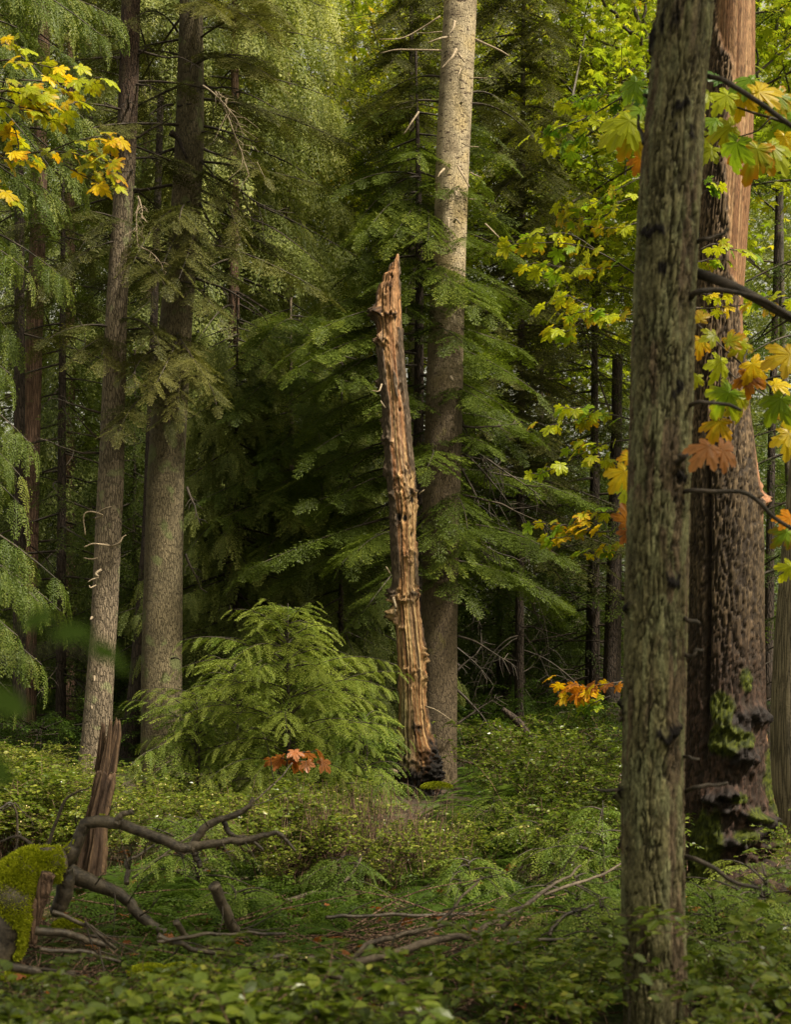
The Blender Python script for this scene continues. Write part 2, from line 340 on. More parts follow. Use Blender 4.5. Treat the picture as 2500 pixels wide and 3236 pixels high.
# ------------------------------------------------------------------ trunks
def trunk_path(pts, d, ext_top=None, base_z=None, dd=0):
    """pts: (px, py, width px) listed upward -> centre line and radii; dd: lean in depth at top"""
    c = A([P(a, b, d) for a, b, _ in pts]); r = A([wd / F * d / 2 for *_, wd in pts])
    if base_z is not None and c[0][2] > base_z:
        k = (c[0][2] - base_z) / max(.1, (c[1][2] - c[0][2])); c = np.vstack([c[0] + (c[0] - c[1]) * min(k, 3) * A([.6, 1, 1]), c]); c[0][2] = base_z; r = np.concatenate([[r[0] * 1.12], r])
    if ext_top:
        g = unit(c[-1] - c[-2]); q = c[-1] + g * ext_top; c = np.vstack([c, q]); r = np.concatenate([r, [max(.02, r[-1] * max(.15, 1 - ext_top / 22))]])
    return c, r
def trunk(name, pts, d, mat, parent, ext=6, sides=28, step=.07, bump=.06, seed=0, base_z=0, flare=0):
    c, r = trunk_path(pts, d, ext, base_z)
    ln = np.concatenate([[0], np.cumsum(np.linalg.norm(np.diff(c, axis=0), axis=1))]); n = int(ln[-1] / step) + 2
    u = np.linspace(0, ln[-1], n); cc = np.stack([np.interp(u, ln, c[:, k]) for k in range(3)], -1); rr = np.interp(u, ln, r)
    k = 9; pad = lambda a: np.concatenate([[a[0]] * (k // 2), a, [a[-1]] * (k // 2)]); cc = np.stack([np.convolve(pad(cc[:, q]), np.ones(k) / k, 'valid') for q in range(3)], -1)
    if flare: rr = rr * (1 + flare * np.exp(-u / .22))
    th = np.arange(sides) / sides * 2 * math.pi; ring = np.stack([np.cos(th), np.sin(th), th * 0], -1)
    V = cc[:, None] + ring[None] * rr[:, None, None]
    nn = fbm(np.stack([np.cos(th)[None] * 1.5 + 0 * u[:, None], np.sin(th)[None] * 1.5 + 0 * u[:, None], u[:, None] * 1.1 + 0 * th[None]], -1) + seed * 9.1, seed, 3) - .5
    V = V + ring[None] * (nn * 2 * bump * rr[:, None])[..., None]
    mb = MB(); mb.add(V.reshape(-1, 3), tube_faces(n, sides)); b = A(parent.location) if parent else cc[0]
    return mb.build(name, mat, parent, loc=b), cc, rr
def at_py(cc, rr, d, py):
    z = CZ + (HY - py) / F * d; i = int(np.argmin(np.abs(cc[:, 2] - z))); return cc[i], rr[i]
def twiggy(mb, p0, dirv, L, r0, seed, mat=0, sag=.1, twigs=5, sides=5, fine=.25, tint=.5):
    """a bare branch with side twigs"""
    r = np.random.default_rng(seed); dirv = unit(dirv); pts = [A(p0, float)]; d = dirv.copy(); n = 7
    for i in range(n):
        d = unit(d + r.normal(0, .10, 3) + A([0, 0, -sag * .3])); pts.append(pts[-1] + d * L / n)
    pts = A(pts); rad = r0 * np.linspace(1, .18, n + 1); mb.tube(pts, rad, sides, mat, tint, n=n * 2 + 1)
    for k in range(twigs):
        t = r.uniform(.25, .98); i = min(n - 1, int(t * n)); q = pts[i] + (pts[i + 1] - pts[i]) * (t * n - i); dd = unit(pts[i + 1] - pts[i])
        s = unit(np.cross(dd, r.normal(0, 1, 3))); e = unit(dd * .6 + s * .8 + A([0, 0, -.15])); l2 = L * fine * r.uniform(.5, 1.3) * (1.1 - t * .5)
        a = q + e * l2 * .5 + r.normal(0, .03, 3) * l2 * 3; b = q + e * l2 + A([0, 0, -.12 * l2]) + r.normal(0, .05, 3) * l2
        mb.tube(A([q, a, b]), A([r0 * .4, r0 * .28, r0 * .12]), 3, mat, tint, cap=False)
    return pts

# ------------------------------------------------------------------ conifer branches and crowns
def leafy_branch(mb, p0, p1, sag, kind, seed, r0=.018, dens=1.0, size=.5, tint=.5, coarse=False, bark=1, start=.18, lift=0.0):
    r = np.random.default_rng(seed); p0 = A(p0, float); p1 = A(p1, float); L = np.linalg.norm(p1 - p0); n = 10
    t = np.linspace(0, 1, n)[:, None]; side0 = unit(np.cross(p1 - p0, A([0, 0, 1.])))
    pts = p0 * (1 - t) + p1 * t + A([0, 0, 1.]) * (sag * 4 * t * (1 - t)) + side0 * (r.normal(0, .05) * L * np.sin(t * 3)) + A([0, 0, 1.]) * lift * t ** 3
    mb.tube(pts, r0 * np.linspace(1, .15, n), 4, bark, .3, cap=False)
    m = max(4, int(L / .085 * dens)); ts = np.sort(r.uniform(start, 1, m)) if kind != 'sapling' else np.linspace(start, 1, m); ts[-1] = 1
    q = np.stack([np.interp(ts, t[:, 0], pts[:, k]) for k in range(3)], -1)
    tg = unit(np.stack([np.interp(ts, t[:, 0], np.gradient(pts, axis=0)[:, k]) for k in range(3)], -1))
    sgn = np.where(np.arange(m) % 2 == 0, 1., -1.)[:, None]; sd_ = unit(np.cross(tg, A([0, 0, 1.])))
    w = r.uniform(.45, .95, m)[:, None]; w[-1] = 0
    if kind in ('cedar', 'sapling'): dz = r.uniform(-.75, -.25, m) if kind == 'cedar' else r.uniform(-.22, -.02, m)
    else: dz = r.uniform(-.30, .06, m)
    x = unit(tg * (1 - .45 * w) + sd_ * sgn * w + A([0, 0, 1.]) * dz[:, None]); up = unit(A([0, 0, 1.]) + r.normal(0, .22 if kind != 'sapling' else .08, (m, 3)) + sd_ * sgn * .15)
    sc = size / .5 * ((1.15 - .75 * np.abs(ts - .45)) * r.uniform(.65, 1.15, m) if kind != 'sapling' else (1.25 - .85 * ts) * r.uniform(.85, 1.1, m))
    tp = {'hemlock': HEMC if coarse else HEM, 'fir': HEMC if coarse else HEM, 'cedar': CEDC if coarse else CED, 'sapling': SAP}[kind]
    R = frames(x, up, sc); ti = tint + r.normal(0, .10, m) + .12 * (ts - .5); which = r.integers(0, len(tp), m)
    for k in range(len(tp)):
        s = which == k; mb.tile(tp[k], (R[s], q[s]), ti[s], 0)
def crown(kind, seed, axis, zlo, zhi, Lf, nb, droop, size=.5, dens=1.0, tint=.5, coarse=False, azr=None, tz=None, r0=.02, sagf=.06, dead=0, deadz=None, bark='twig'):
    """axis(z)->(x,y). foliage whorls from zlo to zhi. Lf(u): branch length, u = 0..1 along the height"""
    r = np.random.default_rng(seed); mb = MB()
    for i in range(nb):
        u = (i + r.uniform(0, 1)) / nb; z = zlo + (zhi - zlo) * u; a = i * 2.399 + r.normal(0, .35) if azr is None else r.uniform(*azr)
        L = Lf(u) * r.uniform(.65, 1.15); x, y = axis(z); p0 = A([x, y, z]); hd = A([math.cos(a), math.sin(a), 0])
        p1 = p0 + hd * L + A([0, 0, -droop * L * r.uniform(.6, 1.4)])
        tt = tint if tz is None else tint + tz * (u - .5)
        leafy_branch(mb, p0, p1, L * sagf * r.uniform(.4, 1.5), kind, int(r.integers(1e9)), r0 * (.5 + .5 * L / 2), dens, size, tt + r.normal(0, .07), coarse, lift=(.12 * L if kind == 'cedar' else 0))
    for i in range(dead):
        z = r.uniform(*deadz); a = r.uniform(0, 2 * math.pi); x, y = axis(z)
        twiggy(mb, A([x, y, z]), A([math.cos(a), math.sin(a), r.uniform(-.35, .15)]), Lf(.3) * r.uniform(.4, 1.0), .014, int(r.integers(1e9)), 1, sag=.35, twigs=7, sides=4)
    return mb
def axis_of(cc):
    return lambda z: (np.interp(z, cc[:, 2], cc[:, 0]), np.interp(z, cc[:, 2], cc[:, 1]))

# ================================================================== THE SETTING
def ground():
    xs = np.linspace(-45, 45, 240); ys = np.concatenate([np.linspace(-8, 24, 200), np.linspace(24.3, 95, 80)])
    X, Y = np.meshgrid(xs, ys); Z = gh(X, Y); nx = len(xs); V = np.stack([X, Y, Z], -1).reshape(-1, 3)
    i, j = np.meshgrid(np.arange(len(ys) - 1), np.arange(nx - 1), indexing='ij'); a = (i * nx + j).ravel()
    T = np.vstack([np.stack([a, a + 1, a + nx + 1], -1), np.stack([a, a + nx + 1, a + nx], -1)])
    m, t, out = newmat('forest_floor'); L = t.links; tc = t.nodes.new("ShaderNodeTexCoord")
    n1 = N(t, "ShaderNodeTexNoise", Scale=2.2, Detail=6.0); L.new(tc.outputs['Object'], n1.inputs['Vector'])
    n2 = N(t, "ShaderNodeTexNoise", Scale=28., Detail=6.0); L.new(tc.outputs['Object'], n2.inputs['Vector'])
    c1 = ramp(t, n2.outputs['Fac'], [(.3, (.018, .012, .008)), (.7, (.085, .055, .03))]); c2 = ramp(t, n2.outputs['Fac'], [(.3, (.02, .03, .006)), (.7, (.08, .11, .015))])
    mk = ramp(t, n1.outputs['Fac'], [(.48, (0, 0, 0)), (.58, (1, 1, 1))]); mx = N(t, "ShaderNodeMix", _data_type='RGBA')
    L.new(mk, mx.inputs[0]); L.new(c1, mx.inputs[6]); L.new(c2, mx.inputs[7])
    bs = N(t, "ShaderNodeBsdfPrincipled", Roughness=.85); L.new(mx.outputs[2], bs.inputs['Base Color'])
    bp = N(t, "ShaderNodeBump", Strength=1.0, Distance=.04); L.new(n2.outputs['Fac'], bp.inputs['Height']); L.new(bp.outputs[0], bs.inputs['Normal']); L.new(bs.outputs[0], out.inputs[0])
    mb = MB(); mb.add(V, T); o = mb.build('ground', m); tag(o, 'brown forest floor with moss patches under the brush', kind='structure')
ground()

# ------------------------------------------------------------------ the broken pale snag in the middle
def dense_shape(pts, d, step, sides, base_z=None, depth=.9):
    """pts: (py, left px, right px) from the bottom up -> u (py), centre, radius arrays"""
    py = A([p[0] for p in pts], float); l = A([p[1] for p in pts], float); r = A([p[2] for p in pts], float)
    z0, z1 = CZ + (HY - py[0]) / F * d, CZ + (HY - py[-1]) / F * d
    if base_z is None: base_z = z0
    z = np.arange(base_z, z1, step); q = HY - (z - CZ) * F / d
    o = np.argsort(py); L = np.interp(q, py[o], l[o]); R = np.interp(q, py[o], r[o])
    cx = ((L + R) / 2 - CX) / F * d; rad = (R - L) / 2 / F * d
    th = np.arange(sides) / sides * 2 * math.pi      # 0 = +x, -pi/2 faces the camera
    return z, q, cx, rad, th
def lump_field(z, th, rad, q, cxs, lumps, d):
    """bulges on the bark: (px offset as angle from the axis, py, size px, height m)"""
    H = np.zeros((len(z), len(th))); mk = np.zeros_like(H); cp = np.stack([np.cos(th)[None] * 4 + 0 * z[:, None], np.sin(th)[None] * 4 + 0 * z[:, None], z[:, None] * 9 + 0 * th[None]], -1); wa = (fbm(cp, 301, 3) - .5) * 1.5; wz = (fbm(cp * 1.3, 302, 3) - .5) * .16 * min(1., rad.mean() / .13)
    for (ang, py, sw, sh, hgt, m_) in lumps:
        zc = CZ + (HY - py) / F * d; da = (th[None] + wa - math.radians(ang) + math.pi) % (2 * math.pi) - math.pi
        e = (da * rad[:, None] / (sw / F * d)) ** 2 + ((z[:, None] + wz - zc) / (sh / F * d)) ** 2
        g = np.exp(-e * 1.2); H += g * hgt; mk = np.maximum(mk, g * m_)
    return H, mk
def mixc(a, b, f): f = np.asarray(f)[..., None]; return a * (1 - f) + b * f
def snag():
    d = 15.0
    pts = [(2500, 1247, 1397), (2440, 1252, 1396), (2380, 1255, 1385), (2300, 1255, 1362), (2200, 1259, 1350), (2100, 1254, 1352), (2000, 1249, 1340), (1900, 1243, 1329), (1800, 1240, 1323), (1700, 1234, 1319), (1600, 1233, 1322),
           (1500, 1222, 1312), (1400, 1214, 1301), (1300, 1211, 1293), (1200, 1200, 1282), (1100, 1192, 1273), (1000, 1186, 1271), (950, 1189, 1271), (910, 1193, 1268), (898, 1196, 1267), (893, 1204, 1267), (862, 1207, 1266), (856, 1213, 1265), (845, 1222, 1264), (800, 1227, 1262), (794, 1232, 1261), (786, 1243, 1260), (779, 1247, 1259)]
    bz = float(gh(.3, 15)) - .15; z, q, cx, rad, th = dense_shape(pts, d, .0125, 132, bz)
    c, s = np.cos(th), np.sin(th); Z = z[:, None] + 0 * th[None]; Q = q[:, None] + 0 * th[None]
    p3 = lambda fx, fz: np.stack([c[None] * fx + 0 * Z, s[None] * fx + 0 * Z, Z * fz], -1)
    # angle -90 is the camera side, -180/180 the left, 0 the right
    lumps = [(-150, 985, 26, 20, .10, 1), (-115, 1000, 22, 12, .09, 1), (-65, 1000, 16, 16, .06, 1), (-120, 930, 15, 14, .03, 0), (-140, 1082, 24, 12, .09, .7), (-100, 1080, 16, 9, .07, .6), (-10, 940, 9, 14, .03, 0),
             (-70, 905, 8, 22, .012, 1), (-178, 1215, 12, 12, .07, 0), (-165, 1345, 14, 30, .03, .3), (-140, 1395, 16, 20, .04, .5), (-165, 1490, 18, 20, .04, .4), (-60, 1478, 12, 22, .03, 1), (-100, 1515, 22, 18, .05, .2), (-55, 1560, 22, 22, .06, 1), (-105, 1560, 20, 24, .05, .3), (-85, 1585, 22, 10, .05, .4), (-15, 1590, 16, 30, .04, .1),
             (-120, 1650, 16, 22, -.06, 1), (-85, 1640, 14, 24, .04, .5), (-40, 1660, 10, 30, .02, .1), (-95, 1700, 12, 24, -.03, .8), (-80, 1748, 26, 12, .06, .5), (-60, 1780, 16, 14, .05, .6), (-145, 1880, 24, 16, .07, .3), (-100, 1890, 24, 14, .08, .5), (-60, 1880, 20, 18, .07, .8), (-80, 1905, 24, 8, .05, .6),
             (-172, 1880, 18, 16, .13, .2), (-165, 1940, 20, 22, .13, .5), (-150, 1965, 12, 12, .05, .2), (-125, 1990, 12, 10, .05, .1), (-8, 1965, 11, 15, .05, .3), (-40, 2060, 17, 13, .07, .5), (-20, 2075, 12, 14, .05, .2), (-110, 2118, 16, 9, .06, .2), (-75, 2120, 18, 12, .07, .5), (-40, 2140, 18, 22, .06, .6), (-15, 2160, 10, 22, .03, .2), (-130, 2165, 8, 8, .03, 0), (-90, 2170, 9, 9, .04, 0),
             (-45, 2232, 6, 9, .035, 0), (-80, 2298, 18, 18, .05, 1.2), (-165, 2340, 10, 30, .05, .7), (-40, 2400, 40, 34, .06, 1), (-80, 2430, 42, 30, .09, 1), (-30, 2440, 40, 34, .08, 1), (-60, 2370, 26, 20, .06, 1), (-150, 2430, 26, 34, .06, 1), (-175, 2460, 26, 24, .06, .9)]
    H, mk = lump_field(z, th, rad, q, cx, lumps, d)
    rough = (fbm(p3(5, 22), 3, 4) - .5); knob = (fbm(p3(6, 30), 8, 4) - .45)
    H = H * (.46 + 2.6 * knob) + np.minimum(mk, 1) * (fbm(p3(9, 40), 88, 3) - .45) * .09; mk = smooth(.08, .75, mk)
    fib = ridge(p3(8, .7), 5, 4); fib2 = ridge(p3(16, 3.), 6, 3); crack = smooth(.78, .93, ridge(p3(5.2, .5), 15, 2))
    # bark that is left: on the right side 1020-1500 px, on the left in strips, cracked
    dang = (np.degrees(th)[None] + 0 * Z + 540) % 360 - 180
    bn = (fbm(p3(2.2, 2.5), 31, 4) - .5)
    bark = smooth(-.04, .03, bn * .9 + np.where((Q > 1040) & (Q < 1560), smooth(-62, -25, dang) * (1 - smooth(60, 120, dang)) * .5, 0) * smooth(1000, 1080, Q) * (1 - smooth(1260, 1600, Q)) - .17)
    bark = np.maximum(bark, smooth(.0, .05, bn * .8 + smooth(-108, -145, dang) * .45 * smooth(1060, 1120, Q) * (1 - smooth(1750, 2000, Q)) - .10))
    bark = np.maximum(bark, smooth(.05, .1, bn + (1 - smooth(20, 60, np.abs(np.abs(dang) - 150))) * .15 - .02) * smooth(-60, -170, -np.abs(dang)) * 0)
    bark = np.maximum(bark, smooth(40, 70, dang) * (1 - smooth(150, 175, dang)))          # back is still barked
    bc = ridge(p3(9, 8), 41, 3)
    disp = H + rough * .024 + fib * .009 + fib2 * .004 - crack * .02 * (1 - bark) + bark * (.016 + bc * .012)
    rr = rad[:, None] * .97 + disp - .022
    twist = 0
    V = np.stack([cx[:, None] + c[None] * rr, d + s[None] * rr * .92, Z], -1)
    # broken crest: pull the rim down unevenly
    top = smooth(880, 785, Q); V[..., 2] -= top * (.05 + .16 * noise(np.stack([c * 3, s * 3, c * 0], -1)[None] + 0 * p3(1, 0), 77) + .10 * (1 - c[None]) * .5) * .8
    # colours
    tan = A([.37, .19, .078]); pale = A([.62, .42, .20]); org = A([.31, .115, .04]); brn = A([.09, .045, .022]); blk = A([.012, .010, .009]); brk = A([.17, .125, .085]); brd = A([.05, .035, .022]); red = A([.26, .12, .055])
    g = fbm(p3(2.6, .9), 51, 4); g2 = fbm(p3(9, 1.2), 52, 4); C = mixc(tan + 0 * Z[..., None], pale, smooth(.44, .60, g2) * (.35 + .65 * smooth(1150, 1300, Q))); C = mixc(C, org, smooth(.50, .68, g) * .75)
    C = mixc(C, red, .55 * smooth(1050, 850, Q) * smooth(.38, .6, g2)); C = mixc(C, brn, smooth(.50, .80, fib) * .6); C = mixc(C, brn, smooth(.52, .66, fbm(p3(7, 2.2), 53, 4)) * .8)
    C = mixc(C, A([.20, .19, .085]), smooth(2080, 2250, Q) * smooth(-95, -125, dang) * (1 - smooth(-150, -175, dang)) * .7)
    C = mixc(C, brn * .4, crack * .9)
    lum = smooth(.30, .62, mk * (.35 + 1.1 * fbm(p3(5, 20), 61, 3))); C = mixc(C, mixc(brn + 0 * C, blk, smooth(.45, .6, fbm(p3(6, 20), 62, 3))), lum * .85)
    rub = smooth(.15, .6, H / .04) * (1 - lum); C = mixc(C, mixc(brn * 1.4 + 0 * C, pale * .8, smooth(.4, .6, fbm(p3(14, 50), 63, 3))), rub * .5)
    C = mixc(C, mixc(brd + 0 * C, brk, smooth(.3, .75, 1 - bc + (fbm(p3(20, 40), 64, 2) - .5) * .6)), bark)
    char = smooth(2395, 2440, Q + 55 * (fbm(p3(3, 3), 71, 4) - .5) * 2 + 95 * smooth(-75, -35, dang) * (1 - smooth(80, 120, dang))); char = np.maximum(char, smooth(-150, -172, -np.abs(dang)) * 0)
    char = np.maximum(char, smooth(.62, .70, fbm(p3(4, 1.3), 72, 4)) * smooth(2120, 2260, Q) * .9)
    C = mixc(C, mixc(blk + 0 * C, brn * .5, smooth(.58, .7, fbm(p3(12, 40), 73, 3))), char)
    lst = smooth(-150, -170, -np.abs((dang + 180 + 180) % 360 - 180)) * 0
    kn = fbm(p3(9, 26), 74, 4) - .45; V[..., :2] += (kn * char * .10)[..., None] * np.stack([c[None] + 0 * Z, s[None] + 0 * Z], -1)
    gy = A([.27, .235, .18]); C = mixc(C, gy, smooth(.50, .64, fbm(p3(3.5, 1.1), 91, 4)) * .20 * (1 - char) * (1 - bark)); C = C * (.70 + .6 * fbm(p3(10, 7), 92, 3))[..., None]
    # holes
    for (ang, py, sz) in [(-95, 873, 3), (-80, 880, 3), (-20, 880, 6), (-70, 1300, 5), (-60, 1230, 5), (-85, 1640, 9), (-45, 1690, 6), (-70, 2297, 5), (-45, 1580, 9), (-118, 1635, 10)]:
        da = (th[None] - math.radians(ang) + math.pi) % (2 * math.pi) - math.pi; e = np.exp(-(((da * rad[:, None]) / (sz / F * d)) ** 2 + ((Z - (CZ + (HY - py) / F * d)) / (sz * 1.4 / F * d)) ** 2))
        C = mixc(C, blk, smooth(.3, .6, e)); V[..., :2] -= (e * .03)[..., None] * np.stack([c[None] + 0 * Z, s[None] + 0 * Z], -1)
    n, k = len(z), len(th); root = thing('dead_snag', (cx[0], d, bz), 'tall broken snag of bare orange and tan wood with charred black foot', 'dead tree')
    mb = MB(); Vf = V.reshape(-1, 3); tip = V[-1].mean(0) - A([0, 0, .12]); Vf = np.vstack([Vf, tip]); Cf = np.vstack([C.reshape(-1, 3), org * .5])
    j = np.arange(k); e = (n - 1) * k; T = np.vstack([tube_faces(n, k), np.stack([e + j, e + (j + 1) % k, np.full(k, n * k)], -1)])
    mb.add(Vf, T); mb.build('trunk', M['wood'], root, col=np.clip(Cf, 0, 1), loc=root.location)
    # splinters and curls of bark that stick out, each a part
    for (a, b, cc_, r0) in [((1206, 1215), (1196, 1236), (1176, 1232), 3), ((1232, 1812), (1222, 1795), (1219, 1790), 3), ((1243, 1890), (1250, 1920), (1244, 1945), 5), ((1344, 2232), (1380, 2245), (1425, 2275), 3.4), ((1216, 1290), (1208, 1275), (1203, 1266), 3), ((1325, 1560), (1335, 1553), (1342, 1548), 2.5), ((1262, 2450), (1245, 2436), (1232, 2432), 9)]:
        mb = MB(); mb.tube([P(*a, d - .1), P(*b, d - .16), P(*cc_, d - .12)], A([1, .8, .3]) * r0 / F * d, 6, n=9, wob=.01, seed=a[0]); mb.build('branch_stub', M['deadtwig'], root, loc=root.location)
snag()

# ------------------------------------------------------------------ near plated trunk on the right, out of focus
def near_trunk():
    d = 5.6
    pts = [(3236, 1976, 2173), (2900, 1968, 2163), (2500, 1968, 2160), (2000, 1976, 2168), (1600, 1987, 2179), (1300, 1995, 2187), (1000, 2003, 2195), (800, 2013, 2203), (500, 2032, 2219), (300, 2051, 2227), (0, 2083, 2256), (-600, 2140, 2300), (-3000, 2350, 2480)]
    z, q, cx, rad, th = dense_shape(pts, d, .007, 210, float(gh(1.1, 5.6)) - .1)
    c, s = np.cos(th), np.sin(th); Z = z[:, None] + 0 * th[None]; Q = q[:, None] + 0 * th[None]
    wx = fbm(np.stack([c[None] * 1.5 + 0 * Z, s[None] * 1.5 + 0 * Z, Z * 2.5], -1), 2, 3) - .5
    p3 = lambda fx, fz, wo=0.: np.stack([c[None] * fx + wx * wo, s[None] * fx + wx * wo, Z * fz], -1)
    vert = ridge(p3(5.5, 3.6, 2.2), 5, 2); hor = ridge(p3(3.2, 13, 1.5), 6, 3); fine = fbm(p3(9, 30), 9, 3)
    wz = fbm(p3(7, 16), 44, 3)[..., None] * 1.1; we, wi = worley(p3(3.6, 4.6, 2.2) + wz, 3); we2, wi2 = worley(p3(8, 24, 2.5) + wz, 6); furrow = np.maximum((1 - smooth(.02, .12, we)) * smooth(.36, .52, fbm(p3(3, 6), 45, 2)), smooth(.84, .95, vert) * .8); step_ = smooth(.68, .9, hor)
    lumps = [(-70, 450, 34, 26, .012, 1), (-75, 375, 26, 20, .012, .9), (-120, 745, 30, 34, .012, 1), (-110, 860, 22, 30, .0, .8), (-88, 1065, 14, 14, .006, .7), (-62, 1240, 20, 18, .0, .8), (-55, 1510, 22, 26, .014, 1), (-60, 1600, 20, 20, .0, .7), (-85, 1830, 24, 30, .02, 1), (-160, 1940, 18, 26, .03, 1), (-165, 2230, 22, 30, .03, 1), (-80, 2320, 38, 30, .030, 1), (-60, 2330, 20, 24, .02, .9), (-165, 2500, 14, 16, .03, 1), (-170, 130, 20, 60, .02, 1), (-140, 80, 30, 70, .01, .8), (-165, 2680, 10, 18, .02, .9), (-40, 955, 18, 22, .012, 1)]
    H, mk = lump_field(z, th, rad, q, cx, lumps, d)
    disp = H * (1 + 1.5 * (fbm(p3(6, 26), 12, 3) - .5)) + fine * .004 - furrow * .011 - step_ * .004 - (1 - smooth(.02, .12, we2)) * .003 + wi * .005 * (1 - furrow)
    rr = rad[:, None] + disp
    V = np.stack([cx[:, None] + c[None] * rr, d + s[None] * rr, Z], -1)
    ol = A([.16, .145, .070]); gr = A([.19, .19, .095]); bw = A([.13, .095, .058]); dk = A([.022, .018, .010]); blk = A([.008, .006, .005])
    C = mixc(ol + 0 * V, bw, smooth(.45, .62, fbm(p3(2, 2.2), 21, 4))); C = mixc(C, gr, smooth(.52, .62, fbm(p3(4, 7), 22, 4)) * .85); C = mixc(C, C * .65, smooth(.45, .6, fbm(p3(9, 26), 24, 3)) * .7)
    C = C * (.82 + .36 * wi)[..., None]; C = C * (.78 + .44 * wi2)[..., None]; C = mixc(C, dk, np.maximum(np.maximum(furrow * .9, step_ * .4), (1 - smooth(.02, .12, we2)) * .5)); C = mixc(C, blk, smooth(.2, .65, mk * (.5 + .95 * fbm(p3(6, 26), 23, 3))))
    n, k = len(z), len(th); root = thing('moss_tinged_trunk', (cx[0], d, z[0]), 'slim olive-brown trunk of cracked bark plates, nearest tree, full height of the photo', 'tree')
    mb = MB(); mb.add(V.reshape(-1, 3), tube_faces(n, k)); mb.build('trunk', M['plate'], root, col=np.clip(C.reshape(-1, 3), 0, 1), loc=root.location)
    K = d / F
    for (pl, w0, w1, dz) in [([(2200, 862), (2300, 900), (2400, 950), (2510, 1010), (2640, 1090)], 34, 26, -.10), ([(2170, 962), (2200, 925), (2260, 915), (2340, 928), (2420, 955), (2520, 1008)], 20, 12, -.12), ([(2236, 240), (2300, 262), (2400, 320), (2500, 392), (2620, 480)], 16, 15, -.05),
                             ([(2195, 770), (2230, 760), (2268, 745), (2308, 729)], 15, 9, -.1), ([(2160, 1290), (2200, 1276), (2245, 1270), (2300, 1278), (2340, 1294)], 15, 9, -.12), ([(2130, 1480), (2155, 1455), (2180, 1430), (2195, 1408)], 22, 14, -.15),
                             ([(2140, 1562), (2180, 1550), (2260, 1552), (2350, 1558), (2400, 1590), (2450, 1640), (2540, 1680)], 15, 12, -.12), ([(2150, 1957), (2180, 1958), (2212, 1968)], 17, 12, -.1), ([(2150, 2060), (2190, 2072), (2205, 2055), (2228, 2056)], 15, 8, -.1),
                             ([(2150, 2390), (2180, 2395), (2212, 2397)], 13, 8, -.1), ([(2160, 2505), (2195, 2488), (2240, 2480), (2300, 2476)], 16, 10, -.1), ([(2155, 2705), (2200, 2715), (2260, 2745), (2320, 2785), (2400, 2805)], 17, 12, -.1), ([(1975, 2500), (1930, 2496), (1880, 2494)], 14, 8, -.08),
                             ([(2032, 455), (2028, 420), (2020, 380), (2016, 362)], 14, 7, .05), ([(1985, 1890), (1965, 1890), (1955, 1882)], 18, 8, 0), ([(1990, 2270), (1968, 2268), (1958, 2280)], 16, 8, 0), ([(2040, 300), (2044, 305), (2035, 295)], 8, 5, .05)]:
        q3 = [P(a, b, d + dz * min(1, i)) for i, (a, b) in enumerate(pl)]; mb = MB(); mb.tube(q3, np.linspace(w0, w1, len(q3)) * K / 2, 10, n=24, wob=.012, seed=pl[0][1]); mb.build('branch', M['twig'], root, loc=root.location)
near_trunk()

